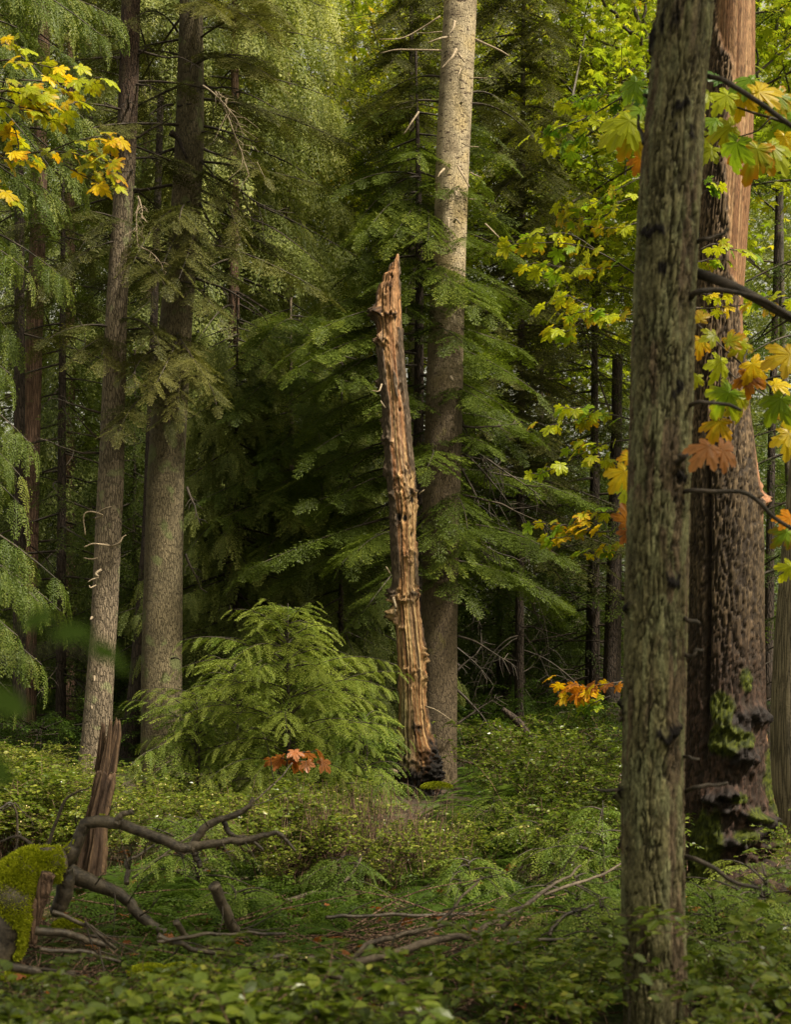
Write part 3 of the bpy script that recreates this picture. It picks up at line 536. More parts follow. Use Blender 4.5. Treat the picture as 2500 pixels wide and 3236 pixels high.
# ------------------------------------------------------------------ old giant on the right: part bare wood, part bark, mossy foot
def old_tree():
    d = 10.5
    pts = [(2900, 2120, 2480), (2800, 2142, 2465), (2700, 2155, 2448), (2600, 2158, 2436), (2500, 2160, 2427), (2300, 2165, 2414), (2000, 2176, 2408), (1700, 2179, 2406), (1600, 2181, 2400), (1500, 2181, 2390), (1300, 2186, 2364), (1000, 2195, 2350), (800, 2203, 2363), (600, 2213, 2376), (300, 2240, 2390), (0, 2257, 2391), (-400, 2280, 2400), (-2200, 2380, 2470)]
    z, q, cx, rad, th = dense_shape(pts, d, .016, 180, float(gh(2.5, 10.5)) - .15)
    c, s = np.cos(th), np.sin(th); Z = z[:, None] + 0 * th[None]; Q = q[:, None] + 0 * th[None]; dang = (np.degrees(th)[None] + 0 * Z + 540) % 360 - 180
    wx = fbm(np.stack([c[None] * 1.5 + 0 * Z, s[None] * 1.5 + 0 * Z, Z * 1.2], -1), 2, 3) - .5
    tw = Z * .12 * smooth(1250, 1700, Q)                                             # grain spirals low down
    cc, ss = np.cos(th[None] + tw), np.sin(th[None] + tw)
    p3 = lambda fx, fz, wo=0.: np.stack([cc * fx + wx * wo, ss * fx + wx * wo, Z * fz], -1)
    we, wi = worley(p3(9.0, 3.6, 3.0) + fbm(p3(16, 14), 46, 3)[..., None] * 1.2, 3); fur = .92 - .75 * smooth(.02, .26, we) + .12 * ridge(p3(22, 12, 2), 5, 2); fine = fbm(p3(22, 30), 9, 3); fib = ridge(p3(18, .9), 7, 3)
    # bare wood: whole face above 240 px, right-hand strip down to about 1150 px
    edge = np.interp(Q[:, 0], [-3000, 0, 100, 180, 240, 330, 500, 700, 900, 1000, 1100, 1200, 1260], [-165, -150, -138, -118, -112, -108, -100, -92, -70, -42, -38, -28, 0])[:, None]
    wood = smooth(-6, 6, dang - edge + 26 * (fbm(p3(1.2, 6), 33, 3) - .5) * 2) * (1 - smooth(25, 40, dang)) * (1 - smooth(1120, 1230, Q)) * (1 - .0 * Q)
    lumps = [(-25, 1580, 20, 40, .05, 1), (-110, 1440, 16, 30, -.05, .6), (-95, 2290, 60, 34, .07, 1), (-60, 2260, 60, 30, .06, 1), (-100, 2360, 60, 36, .08, 1), (-70, 2380, 50, 40, .08, 1), (-105, 2510, 40, 30, .12, 1), (-80, 2560, 44, 36, .12, 1), (-60, 2610, 50, 44, .12, 1), (-90, 2650, 40, 34, .12, 1), (-50, 2690, 40, 30, -.12, 1), (-80, 2790, 60, 40, .12, 1), (-110, 2800, 50, 40, .10, 1), (-50, 2800, 60, 40, .12, 1), (-75, 2860, 50, 22, -.12, 1), (-150, 2700, 60, 80, .06, .3), (-25, 2650, 40, 120, .05, .2)]
    H, mk = lump_field(z, th, rad, q, cx, lumps, d)
    knob = fbm(p3(6, 14), 14, 4) - .5; H = H * (1 + 1.6 * knob) + mk * knob * .10
    disp = H + (1 - wood) * (.012 + .020 * (1 - smooth(.55, .92, fur)) + fine * .008) + wood * (fib * .012)
    gap = np.exp(-((dang + 128) / 4.) ** 2) * smooth(1380, 1480, Q) * (1 - smooth(2250, 2500, Q)); disp = disp - gap * .06
    rr = rad[:, None] + disp - .02; V = np.stack([cx[:, None] + c[None] * rr, d + s[None] * rr, Z], -1)
    tan = A([.19, .095, .045]); pale = A([.31, .19, .095]); brn = A([.17, .085, .04]); bl = A([.135, .09, .05]); bm = A([.068, .048, .026]); dk = A([.022, .015, .010]); blk = A([.014, .011, .010]); rb = A([.10, .055, .038]); mo = A([.055, .065, .005]); mo2 = A([.018, .024, .003])
    g2 = fbm(p3(8, .7), 52, 4); Wc = mixc(tan + 0 * V, pale, smooth(.45, .62, g2)); Wc = mixc(Wc, brn, smooth(.50, .66, fbm(p3(3, .6), 53, 4)) * .7); Wc = mixc(Wc, brn * .8, smooth(.5, .85, fib) * .75); Wc = mixc(Wc, brn * .5, smooth(.66, .72, fbm(p3(9, 16), 54, 3)) * .7)
    Bc = mixc(bl + 0 * V, bm, smooth(1250, 1700, Q) * .85); Bc = mixc(Bc, rb * .45, smooth(1800, 2250, Q) * .95); Bc = mixc(Bc, Bc * .5, smooth(.45, .6, fine)); Bc = Bc * (.65 + .6 * wi)[..., None]; Bc = mixc(Bc, dk, smooth(.45, .9, fur) * .95); Bc = mixc(Bc, dk, gap)
    C = mixc(Bc, Wc, wood)
    strip = np.exp(-((dang + 20) / 9.) ** 2) * smooth(1400, 1500, Q) * (1 - smooth(1620, 1680, Q)); C = mixc(C, A([.30, .15, .08]), strip)
    strip = np.exp(-((dang + 12) / 6.) ** 2) * smooth(2260, 2300, Q) * (1 - smooth(2500, 2600, Q)); C = mixc(C, A([.26, .14, .07]), strip * .7)
    wl = smooth(.53, .60, fbm(p3(3.2, 2.5), 58, 3)) * smooth(2480, 2560, Q) * smooth(-128, -118, dang) * (1 - smooth(-100, -90, dang)); C = mixc(C, A([.26, .17, .09]), wl)
    C = mixc(C, blk + 0 * V, smooth(.22, .6, mk * (.6 + .7 * fbm(p3(6, 20), 61, 3))) * smooth(2100, 2250, Q) * .92)
    mn = fbm(p3(3, 4.5), 81, 4); mm = np.zeros_like(mn)
    for (a, py, sa, sp) in [(-108, 2230, 20, 60), (-70, 2150, 12, 40), (-104, 2330, 26, 60), (-75, 2330, 24, 30), (-30, 2480, 16, 130), (-22, 2650, 22, 140), (-85, 2510, 16, 22), (-70, 2560, 14, 26), (-82, 2620, 14, 22), (-130, 2640, 24, 130), (-60, 2560, 10, 30), (-125, 2780, 30, 60)]:
        mm = np.maximum(mm, np.exp(-((dang - a) / sa) ** 2 - ((Q - py) / sp) ** 2))
    ms = smooth(.62, .78, mm * .75 + mn * .62); C = mixc(C, mixc(mo2 + 0 * V, mo, smooth(.35, .65, fbm(p3(26, 60), 82, 3))), ms); V[..., :2] += (ms * .02 * fbm(p3(20, 40), 83, 2))[..., None] * np.stack([c[None] + 0 * Z, s[None] + 0 * Z], -1)
    n, k = len(z), len(th); root = thing('old_giant_tree', (cx[0], d, z[0]), 'thick old tree with bare reddish wood above and mossy black burls at its foot', 'tree')
    mb = MB(); mb.add(V.reshape(-1, 3), tube_faces(n, k)); mb.build('trunk', M['wood'], root, col=np.clip(C.reshape(-1, 3), 0, 1), loc=root.location)
    r = np.random.default_rng(5); mb = MB()
    for i in range(46):
        x, y = r.normal(2.75, .45), r.normal(9.6, .3); zz = float(gh(x, y)) + r.uniform(.02, .30); a = r.uniform(0, 6.3)
        mb.tube([A([x, y, zz]), A([x + math.cos(a) * .15, y + math.sin(a) * .1, zz + r.uniform(-.02, .1)]), A([x + math.cos(a) * .3, y + math.sin(a) * .2, zz - .05])], A([.004, .003, .002]), 4, cap=False)
    o = mb.build('dry_stalks', M['bark_red'], None, loc=(2.75, 9.6, -.2)); tag(o, 'dry reddish stalks heaped before the mossy foot of the old giant', 'stalks', kind='stuff')
old_tree()

# ================================================================== TALL TREES OF THE MIDDLE DISTANCE
def bough(mb, px0, px1, d0, d1, kind, sag, seed, **k):
    leafy_branch(mb, P(*px0, d0), P(*px1, d1), sag, kind, seed, **k)
def stubs(root, cc, rr, d, items, mat, name='branch_stub'):
    """short broken branches: (px list, width px, depth offset)"""
    K = d / F
    for q, (pl, w0, dz) in enumerate(items):
        q3 = [P(a, b, d + dz * (i > 0)) for i, (a, b) in enumerate(pl)]
        mb = MB(); mb.tube(q3, np.linspace(w0, w0 * .45, len(q3)) * K / 2, 6, n=3 * len(q3), wob=.02, seed=q * 3 + pl[0][0]); mb.build(name, mat, root, loc=root.location)

# leaning furrowed trunk on the left
D2 = 17.0
root2 = thing('furrowed_trunk', P(290, 2460, D2) * A([1, 1, 0]), 'leaning trunk of furrowed pale bark below and painted shade above, behind the splintered stump', 'tree')
t2, c2, r2 = trunk('trunk', [(2460, 0, 0)] and [(296, 2460, 96), (300, 2400, 94), (318, 2100, 86), (326, 2000, 84), (350, 1500, 82), (366, 1000, 66), (385, 700, 64), (397, 500, 63), (405, 300, 62), (413, 0, 58)], D2, M['bark_grey'], root2, 9, 32, .05, .07, 2, 0, .3)
def painted_shade_upper(m, z0, z1, tint):
    m = m.copy(); t = m.node_tree; L = t.links; bs = [n for n in t.nodes if n.type == 'BSDF_PRINCIPLED'][0]; src = bs.inputs['Base Color'].links[0].from_socket; tc = [n for n in t.nodes if n.type == 'TEX_COORD'][0]
    sp = t.nodes.new("ShaderNodeSeparateXYZ"); L.new(tc.outputs['Object'], sp.inputs[0]); nz = N(t, "ShaderNodeTexNoise", Scale=3., Detail=4.); L.new(tc.outputs['Object'], nz.inputs['Vector']); ad = N(t, "ShaderNodeMath", _operation='MULTIPLY_ADD'); ad.inputs[1].default_value = 2.4; L.new(nz.outputs['Fac'], ad.inputs[0]); L.new(sp.outputs['Z'], ad.inputs[2])
    r1 = N(t, "ShaderNodeMapRange"); r1.inputs['From Min'].default_value = z0; r1.inputs['From Max'].default_value = z1; L.new(ad.outputs[0], r1.inputs['Value']); mu = N(t, "ShaderNodeMix", _data_type='RGBA', _blend_type='MULTIPLY'); L.new(r1.outputs[0], mu.inputs[0]); L.new(src, mu.inputs[6]); mu.inputs[7].default_value = (*tint, 1); L.new(mu.outputs[2], bs.inputs['Base Color']); return m
t2.data.materials[0] = painted_shade_upper(M['bark_grey'], 8.0, 9.4, (.36, .28, .26))  # shade on the upper trunk, painted as a darker tint over the bark
stubs(root2, c2, r2, 16.75, [([(300, 1640), (322, 1630), (300, 1622), (272, 1620), (262, 1650), (268, 1690)], 8, -.06), ([(345, 1725), (320, 1722), (290, 1720), (265, 1728)], 8, -.12), ([(350, 1730), (375, 1715), (385, 1700), (400, 1690)], 7, -.12), ([(310, 1765), (285, 1768), (262, 1764)], 6, -.05),
      ([(318, 1800), (300, 1812), (308, 1825), (290, 1832), (275, 1838)], 9, -.06), ([(310, 1620), (330, 1608), (350, 1603)], 6, -.1), ([(300, 1850), (285, 1858), (280, 1850)], 6, -.05), ([(330, 2060), (338, 2072), (334, 2080)], 7, -.1), ([(290, 1950), (284, 1958)], 10, -.1), ([(300, 2140), (296, 2150)], 9, -.1), ([(290, 2230), (288, 2240)], 9, -.1)], M['deadtwig'])
r = np.random.default_rng(22)
for (a, b, e, f_) in [(420, 265, 560, 262), (425, 155, 640, 215), (400, 345, 480, 330), (420, 440, 560, 380), (370, 345, 330, 312), (365, 400, 320, 398), (420, 500, 570, 505), (360, 740, 262, 768), (380, 180, 300, 200), (430, 175, 470, 150), (415, 600, 480, 600), (310, 1432, 140, 1438), (320, 1306, 150, 1258), (330, 1400, 215, 1340), (415, 540, 445, 520)]:
    mb = MB(); p0 = P(a, b, D2); v = P(e, f_, D2 + r.uniform(-.8, .3)) - p0; twiggy(mb, p0, v, np.linalg.norm(v), .018, a + b, 0, .05, 5, 5); mb.build('dead_branch', M['twig'], root2, loc=root2.location)
mb = crown('hemlock', 201, axis_of(c2), 6.2, 15, lambda u: 1.9 * (1 - u * .7), 34, .35, .45, .8, .42, sagf=.05)
for (a, b, e, f_, dz, ti) in [(390, 760, 150, 900, -.6, .5), (400, 820, 520, 900, -1.2, .55), (370, 1040, 120, 1090, -.5, .42), (370, 1010, 500, 1090, -1.1, .45), (395, 690, 250, 790, -.4, .5)]: bough(mb, (a, b), (e, f_), D2, D2 + dz, 'fir', .12, a + e, tint=ti, size=.42)
mb.build('crown', [M['fir'], M['twig']], root2, False, loc=root2.location)

# straight broad trunk beside it
D3 = 17.6
root3 = thing('broad_grey_trunk', P(510, 2490, D3) * A([1, 1, 0]), 'broad straight grey-brown trunk between the leaning trunk and the bright cedar sapling', 'tree')
t3, c3, r3 = trunk('trunk', [(506, 2490, 134), (509, 2400, 128), (509, 2100, 128), (515, 1800, 123), (522, 1500, 117), (545, 1150, 108), (565, 900, 102), (583, 700, 95), (598, 450, 93), (601, 250, 84), (604, 0, 74)], D3, M['bark_big'], root3, 9, 36, .05, .05, 3, 0, .25)
stubs(root3, c3, r3, D3 - .3, [([(540, 2082), (555, 2078), (572, 2086)], 7, -.1), ([(530, 2188), (545, 2182), (556, 2190)], 8, -.1), ([(560, 335), (575, 332)], 8, -.1), ([(590, 330), (602, 326)], 7, -.1), ([(590, 642), (600, 636)], 9, -.1), ([(595, 740), (602, 735)], 9, -.1), ([(592, 803), (600, 800)], 9, -.1), ([(540, 420), (560, 440), (590, 500)], 22, .05)], M['bark_dark'])
for (a, b, e, f_) in [(640, 470, 800, 560), (630, 600, 830, 640), (640, 540, 860, 700), (625, 690, 760, 850), (620, 730, 700, 960), (550, 470, 450, 500), (545, 330, 440, 350), (640, 270, 740, 280), (645, 400, 820, 410), (600, 180, 470, 140), (630, 640, 720, 780), (615, 880, 860, 990), (590, 1540, 605, 1650), (585, 1750, 640, 1860)]:
    mb = MB(); p0 = P(a, b, D3); v = P(e, f_, D3 + r.uniform(-1.0, .3)) - p0; twiggy(mb, p0, v, np.linalg.norm(v), .02, a + b + 5, 0, .10, 8, 5, .3); mb.build('dead_branch', M['twig'], root3, loc=root3.location)
for (a, b, e, f_) in [(640, 270, 800, 370), (680, 290, 790, 560), (690, 290, 705, 350), (435, 620, 470, 700), (440, 630, 380, 760), (500, 880, 470, 960), (440, 780, 540, 830)]:
    mb = MB(); p0 = P(a, b, D3 - 1.2); v = P(e, f_, D3 - 1.4) - p0; twiggy(mb, p0, v, np.linalg.norm(v), .011, a + b + 9, 0, .10, 14, 4, .35); mb.build('lichened_twig', M['deadtwig'], root3, loc=root3.location)
mb = crown('fir', 301, axis_of(c3), 6.5, 16, lambda u: 2.6 * (1 - u * .6), 44, .30, .45, .85, .55, sagf=.05)
for (a, b, e, f_, dz, ti) in [(620, 130, 900, 60, -1.0, .72), (620, 200, 880, 260, -1.2, .7), (600, 60, 700, 40, -1.8, .7), (620, 30, 860, 120, -1.6, .74), (560, 100, 420, 60, -.9, .5), (560, 1060, 330, 1140, -1.3, .66), (560, 1050, 480, 1230, -1.7, .7), (570, 1070, 650, 1190, -1.6, .74), (575, 1080, 560, 1290, -1.6, .72), (540, 1050, 240, 1120, -.9, .5), (560, 1200, 680, 1280, -1.4, .5), (530, 1250, 380, 1360, -1.5, .55), (600, 640, 420, 830, -1.4, .6), (600, 660, 560, 880, -1.6, .6), (600, 690, 480, 930, -1.5, .55), (560, 900, 700, 1000, -1.2, .5), (560, 1120, 420, 1190, -1.4, .66), (560, 1160, 540, 1340, -1.3, .5), (620, 500, 760, 760, -1, .62), (630, 420, 840, 560, -1, .62)]:
    bough(mb, (a, b), (e, f_), D3, D3 + dz, 'fir', .16, a + e + b, tint=ti, size=.42, dens=1.2)
mb.build('crown', [M['fir'], M['twig']], root3, False, loc=root3.location)

# pale trunk behind the snag
D6 = 16.6
root6 = thing('pale_stubbed_trunk', P(1385, 2540, D6) * A([1, 1, 0]), 'tall trunk with pale stub-covered upper bark standing just behind the broken snag', 'tree')
t6, c6, r6 = trunk('trunk', [(1384, 2560, 126), (1385, 2300, 118), (1388, 2000, 114), (1397, 1500, 122), (1406, 1200, 116), (1412, 1000, 110), (1422, 800, 105), (1430, 500, 107), (1441, 300, 106), (1455, 0, 103)], D6, M['bark_pale'], root6, 9, 40, .04, .05, 6, -.15, .12)
def pale_trunk_material():
    # smooth pale bark with short dark flecks high up, furrowed brown bark below
    m = M['bark_pale'].copy(); m.name = 'pale_over_furrowed_bark'; t = m.node_tree; L = t.links; bs = [n for n in t.nodes if n.type == 'BSDF_PRINCIPLED'][0]
    src = bs.inputs['Base Color'].links[0].from_socket; tc = [n for n in t.nodes if n.type == 'TEX_COORD'][0]
    sp = t.nodes.new("ShaderNodeSeparateXYZ"); L.new(tc.outputs['Object'], sp.inputs[0]); r1 = N(t, "ShaderNodeMapRange"); r1.inputs['From Min'].default_value = 4.2; r1.inputs['From Max'].default_value = 6.2; L.new(sp.outputs['Z'], r1.inputs['Value'])
    mp = N(t, "ShaderNodeMapping"); mp.inputs['Scale'].default_value = (14, 14, 46); L.new(tc.outputs['Object'], mp.inputs[0]); nz = N(t, "ShaderNodeTexNoise", Scale=1., Detail=2.); L.new(mp.outputs[0], nz.inputs['Vector'])
    fl = ramp(t, nz.outputs['Fac'], [(.34, (.07, .045, .03)), (.42, (.36, .295, .19))]); nb = N(t, "ShaderNodeTexNoise", Scale=2.6, Detail=4.); L.new(tc.outputs['Object'], nb.inputs['Vector'])
    tn = ramp(t, nb.outputs['Fac'], [(.38, (.55, .52, .5)), (.5, (1, 1, 1)), (.64, (1.06, 1.0, .80))]); mm = N(t, "ShaderNodeMix", _data_type='RGBA', _blend_type='MULTIPLY'); mm.inputs[0].default_value = 1; L.new(fl, mm.inputs[6]); L.new(tn, mm.inputs[7])
    dk = N(t, "ShaderNodeMix", _data_type='RGBA', _blend_type='MULTIPLY'); dk.inputs[0].default_value = 1; dk.inputs[7].default_value = (.34, .31, .26, 1); L.new(src, dk.inputs[6])
    mx = N(t, "ShaderNodeMix", _data_type='RGBA'); L.new(r1.outputs[0], mx.inputs[0]); L.new(dk.outputs[2], mx.inputs[6]); L.new(mm.outputs[2], mx.inputs[7]); L.new(mx.outputs[2], bs.inputs['Base Color'])
    return m
t6.data.materials[0] = pale_trunk_material()
stubs(root6, c6, r6, D6 - .32, [([(1438, 65), (1432, 90), (1415, 115)], 9, -.1), ([(1420, 118), (1390, 123), (1350, 137)], 9, -.15), ([(1440, 155), (1430, 175), (1415, 195), (1396, 216)], 11, -.12), ([(1448, 168), (1460, 182), (1470, 198)], 9, -.12), ([(1502, 125), (1540, 140), (1580, 158), (1612, 174)], 9, -.1), ([(1392, 50), (1330, 90), (1270, 120), (1200, 125)], 6, .1), ([(1396, 102), (1340, 103), (1320, 104)], 4, .1), ([(1395, 160), (1300, 160), (1250, 158), (1200, 170)], 7, .1),
      ([(1402, 535), (1392, 548), (1380, 562)], 8, -.12), ([(1445, 525), (1460, 550), (1478, 575), (1485, 594)], 8, -.12), ([(1484, 545), (1505, 553), (1524, 560)], 5, 0), ([(1460, 452), (1485, 462), (1515, 466)], 5, -.1), ([(1482, 245), (1510, 246), (1540, 246)], 4, 0), ([(1455, 215), (1450, 235), (1447, 248)], 6, -.1), ([(1322, 355), (1300, 390), (1272, 424)], 7, -.1), ([(1482, 628), (1505, 628)], 4, 0), ([(1535, 708), (1570, 740), (1600, 778)], 6, -.1), ([(1440, 610), (1442, 618)], 14, -.1), ([(1435, 700), (1445, 690), (1455, 705)], 10, -.1), ([(1415, 690), (1418, 720)], 9, -.1), ([(1425, 1195), (1432, 1202)], 14, -.1), ([(1455, 325), (1462, 322)], 10, -.1)], M['deadtwig'])
for (a, b, e, f_) in [(1455, 1345, 1620, 1342), (1456, 1405, 1700, 1510), (1456, 1430, 1640, 1540), (1455, 1565, 1730, 1625), (1450, 1300, 1560, 1480), (1455, 1345, 1600, 1560), (1450, 1700, 1620, 1730), (1448, 1460, 1600, 1690), (1350, 1550, 1270, 1545), (1445, 1900, 1560, 1960), (1444, 2180, 1570, 2330), (1444, 2290, 1560, 2210), (1444, 2400, 1600, 2440), (1444, 2010, 1600, 2060), (1444, 2120, 1540, 2040)]:
    mb = MB(); p0 = P(a, b, D6); v = P(e, f_, D6 + r.uniform(-.6, .6)) - p0; twiggy(mb, p0, v, np.linalg.norm(v) * 1.15, .017, a + b + 3, 0, .12, 9, 4, .35); mb.build('dead_branch', M['twig'], root6, loc=root6.location)
mb = crown('hemlock', 601, axis_of(c6), 10.2, 17, lambda u: 2.2 * (1 - u * .5), 20, .3, .45, .8, .5)
for (a, b, e, f_, dz, ti) in [(1420, 250, 1180, 330, .3, .5), (1420, 330, 1140, 420, .2, .55), (1470, 300, 1640, 380, .2, .5), (1470, 330, 1700, 450, .1, .5)]: bough(mb, (a, b), (e, f_), D6, D6 + dz, 'fir', .15, a + e + b, tint=ti, size=.42)
mb.build('crown', [M['fir'], M['twig']], root6, False, loc=root6.location)

# young hemlock whose layered boughs fill the space round the snag
D5 = 17.4
root5 = thing('young_hemlock', P(1325, 2300, D5) * A([1, 1, 0]), 'dark young hemlock with layered drooping boughs around the snag top', 'tree')
t5, c5, r5 = trunk('trunk', [(1318, 2400, 44), (1322, 1500, 36), (1326, 900, 26), (1322, 500, 16), (1316, 250, 7)], D5, M['bark_dark'], root5, .5, 14, .12, .04, 5)
mb = crown('hemlock', 501, axis_of(c5), 2.6, 8.4, lambda u: 2.0 * (1 - u * .62) + .15, 66, .28, .48, 1.0, .45, sagf=.07, tz=.12, dead=16, deadz=(1.2, 5))
for (a, b, e, f_, dz, ti) in [(1325, 640, 1240, 750, -1.3, .66), (1325, 650, 1350, 760, -1.5, .7), (1325, 610, 1160, 730, -1.0, .66), (1330, 830, 1440, 910, -1.7, .62), (1330, 850, 1540, 990, -1.5, .58), (1330, 900, 1490, 960, -1.6, .6), (1325, 840, 1290, 900, -1.3, .55), (1325, 1000, 1010, 1040, -1.2, .62), (1325, 960, 900, 1130, -.9, .58), (1325, 1060, 940, 1160, -1.4, .6), (1325, 1120, 1060, 1200, -1.0, .45), (1325, 1080, 1700, 1240, -1.3, .5), (1325, 1230, 1560, 1290, -1.5, .45),
                            (1325, 1600, 1380, 1690, -1.4, .62), (1325, 1620, 1480, 1740, -1.3, .62), (1325, 1640, 1560, 1800, -1.2, .55), (1325, 1700, 1420, 1790, -1.3, .66), (1325, 1760, 1480, 1880, -1.2, .5), (1325, 1660, 1080, 1780, -1.2, .6), (1325, 1700, 1130, 1740, -1.5, .6), (1325, 1500, 1030, 1600, -.7, .45), (1325, 1400, 1060, 1480, -.4, .35), (1325, 1180, 1620, 1400, -.3, .35), (1330, 700, 1120, 860, -.6, .55), (1330, 560, 1130, 700, -.5, .6)]:
    bough(mb, (a, b), (e, f_), D5, D5 + dz, 'hemlock', .14, a + e + b, tint=ti, size=.46, dens=1.15)
mb.build('crown', [M['hemlock'], M['twig']], root5, False, loc=root5.location)

def conifer(name, label, px, d, kind, zlo, zhi, L0, nb, seed, droop=.4, size=.6, tint=.5, w=40, lean=0, mat='bark_dark', leaf=None, extra=(), coarse=True, dens=.75, dead=10, deadz=None, prof=.7, tz=.15, sagf=.06, trunk_top=None, group=None, azr=None):
    base = P(px, HY, d); base[2] = 0; root = thing(name, base, label, 'tree', group)
    tp = trunk_top or zhi; top = HY - (tp - CZ) * F / d
    pts = [(px, 2380, w), (px + lean * .5, (2380 + top) / 2, w * .7), (px + lean, top, max(3, w * .18))]
    t_, cc, rr = trunk('trunk', pts, d, M[mat], root, .3, 12, .15, .05, seed)
    mb = crown(kind, seed, axis_of(cc), zlo, zhi, lambda u: L0 * (1 - u * prof), nb, droop, size, dens, tint, coarse, dead=dead, deadz=deadz or (1.0, max(1.6, zlo)), tz=tz, sagf=sagf, azr=azr)
    for (a, b, e, f_, dz, ti) in extra: leafy_branch(mb, P(a, b, d), P(e, f_, d + dz), .14, kind, int(a + e + b), .015, 1.2, size, ti)
    mb.build('crown', [M[leaf or kind], M['twig']], root, False, loc=root.location); return root

conifer('lichened_small_hemlock', 'small hemlock with pale lichened stem and flat lower boughs, in front of drooping cedars', 925, 20.0, 'hemlock', 3.2, 6.4, 2.0, 54, 41, .25, .5, .70, 30, -6, 'bark_grey', leaf='cedar', tz=.0, extra=[(925, 1010, 1010, 1130, -2, .6), (925, 1010, 800, 1120, -2, .6), (925, 1180, 1000, 1300, -2, .5), (925, 1200, 760, 1300, -1.8, .5), (925, 1340, 1010, 1420, -2, .45), (925, 1350, 840, 1480, -2, .4), (925, 1500, 840, 1570, -2, .62), (925, 1510, 1010, 1590, -2.2, .66), (925, 1520, 930, 1640, -2.4, .62)], dens=1.0, coarse=False, deadz=(1.2, 4))  # lighter cedar colour on this hemlock stands in for light in the hollow
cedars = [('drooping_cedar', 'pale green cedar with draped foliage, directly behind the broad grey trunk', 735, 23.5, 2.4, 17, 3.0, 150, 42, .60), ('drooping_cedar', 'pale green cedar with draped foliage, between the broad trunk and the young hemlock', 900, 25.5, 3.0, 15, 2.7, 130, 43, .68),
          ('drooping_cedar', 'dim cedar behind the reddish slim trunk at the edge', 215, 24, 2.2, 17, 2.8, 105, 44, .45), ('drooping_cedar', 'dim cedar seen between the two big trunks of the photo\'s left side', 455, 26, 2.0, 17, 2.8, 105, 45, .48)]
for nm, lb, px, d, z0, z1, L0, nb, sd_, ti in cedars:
    conifer(nm, lb, px, d, 'cedar', z0, z1, L0, nb, sd_, .55, .80, ti - .05, 46, 10, 'bark_red', leaf='pale_lit_cedar', group='drooping cedars of the middle distance', prof=.55, tz=.28, sagf=.10)
conifer('dark_hemlock', 'dark grey-green hemlock filling the space between pale trunk and yellow maple sprays', 1640, 21.5, 'hemlock', 3.0, 15, 2.5, 135, 46, .35, .56, .44, 30, 20, extra=[(1650, y_, 1650 + (-1) ** (y_ // 70) * 90, y_ + 90, -2.6, .48) for y_ in range(-150, 1500, 70)], leaf='fir', dens=.95, dead=26, deadz=(1.2, 6), prof=.5)
conifer('dark_hemlock', 'dark hemlock low behind the yellow maple sprays, beside the olive-brown trunk', 1880, 23.5, 'hemlock', 1.6, 10.0, 2.5, 60, 47, .35, .56, .36, 38, 0, leaf='hemlock', dens=.85, dead=16, prof=.45)
conifer('dark_hemlock', 'blue-dark hemlock top above and behind the broken snag', 1300, 27, 'hemlock', 6.0, 18, 1.9, 60, 48, .35, .66, .40, 30, 0, extra=[(1300, y_, 1290 + (-1) ** (y_ // 70) * 60, y_ + 70, -2.6, .45) for y_ in range(-150, 800, 70)], leaf='fir', prof=.45)
conifer('dark_hemlock', 'dark hemlock at the photo edge past the old giant tree', 2560, 17.5, 'hemlock', 1.8, 13, 2.2, 62, 49, .4, .52, .42, 40, 0, leaf='cedar', dens=.9, dead=18, prof=.3)
conifer('dark_hemlock', 'shaded hemlock low between the reddish slim trunk and the leaning trunk', 190, 21, 'hemlock', 2.0, 10, 2.2, 60, 50, .35, .52, .40, 36, 10, dens=.9, dead=14)
conifer('dark_hemlock', 'shaded low hemlock behind the bright cedar sapling', 740, 19.6, 'cedar', 1.0, 6.2, 2.0, 96, 51, .45, .5, .46, 24, 10, leaf='pale_lit_cedar', dens=.9, coarse=False)  # light painted into the foliage colour of this shadowed tree
conifer('drooping_cedar', 'young cedar with soft draped sprays between the small lichened hemlock and the snag', 1075, 19.4, 'cedar', 1.0, 5.6, 1.7, 74, 57, .45, .5, .44, 20, 6, leaf='pale_lit_cedar', dens=.9, coarse=False)  # foliage colour lightened here too, in place of light reaching the hollow
conifer('drooping_cedar', 'young cedar filling the gap behind the leaning and the broad trunks', 420, 21.5, 'cedar', 1.0, 6.0, 1.8, 60, 58, .45, .5, .50, 20, 6, leaf='cedar', dens=.9)
conifer('dark_hemlock', 'shaded low hemlock glimpsed under the dead branches right of the pale trunk', 1580, 25.5, 'cedar', .9, 5.6, 2.4, 52, 52, .45, .55, .36, 26, 0, leaf='cedar', dens=.9)
root = thing('edge_cedar', P(-420, HY, 12.2) * A([1, 1, 0]), 'near cedar with bright ferny fronds at the photo edge, below the yellow maple leaves', 'tree')
te, ce, re_ = trunk('trunk', [(-420, 2600, 110), (-400, 1000, 90), (-380, -200, 60)], 12.2, M['bark_cedar'], root, 4, 16, .15, .05, 53); mb = MB()
for k, (b, e, f_, dz) in enumerate([(-200, 330, 120, -.4), (-120, 380, 60, .5), (-60, 200, 300, -.8), (0, 310, 420, .2), (60, 150, 520, -.5), (160, 250, 560, .3), (250, 330, 480, .6), (420, 120, 620, -.5), (480, 200, 640, .2), (480, 60, 800, .4), (640, 200, 880, -.4), (700, 90, 860, -.8), (760, 40, 1060, 0), (1080, 30, 1180, -.3), (1150, 110, 1420, -.5), (1220, 60, 1500, .2), (1400, 60, 1590, -.2), (1560, 190, 1840, -.6), (1620, 120, 1900, -.2), (1660, 190, 1930, .3), (1780, 60, 2010, -.6), (1900, 130, 2100, -.2), (1980, 40, 2200, .3), (300, 20, 560, .8), (900, -20, 1240, .6), (-180, 150, 40, 0), (20, 220, 180, .9)]):
    leafy_branch(mb, P(-400, b, 12.2), P(e, f_, 12.2 + dz), .18, 'cedar', 5300 + k, .02, 1.25, .40, .62)
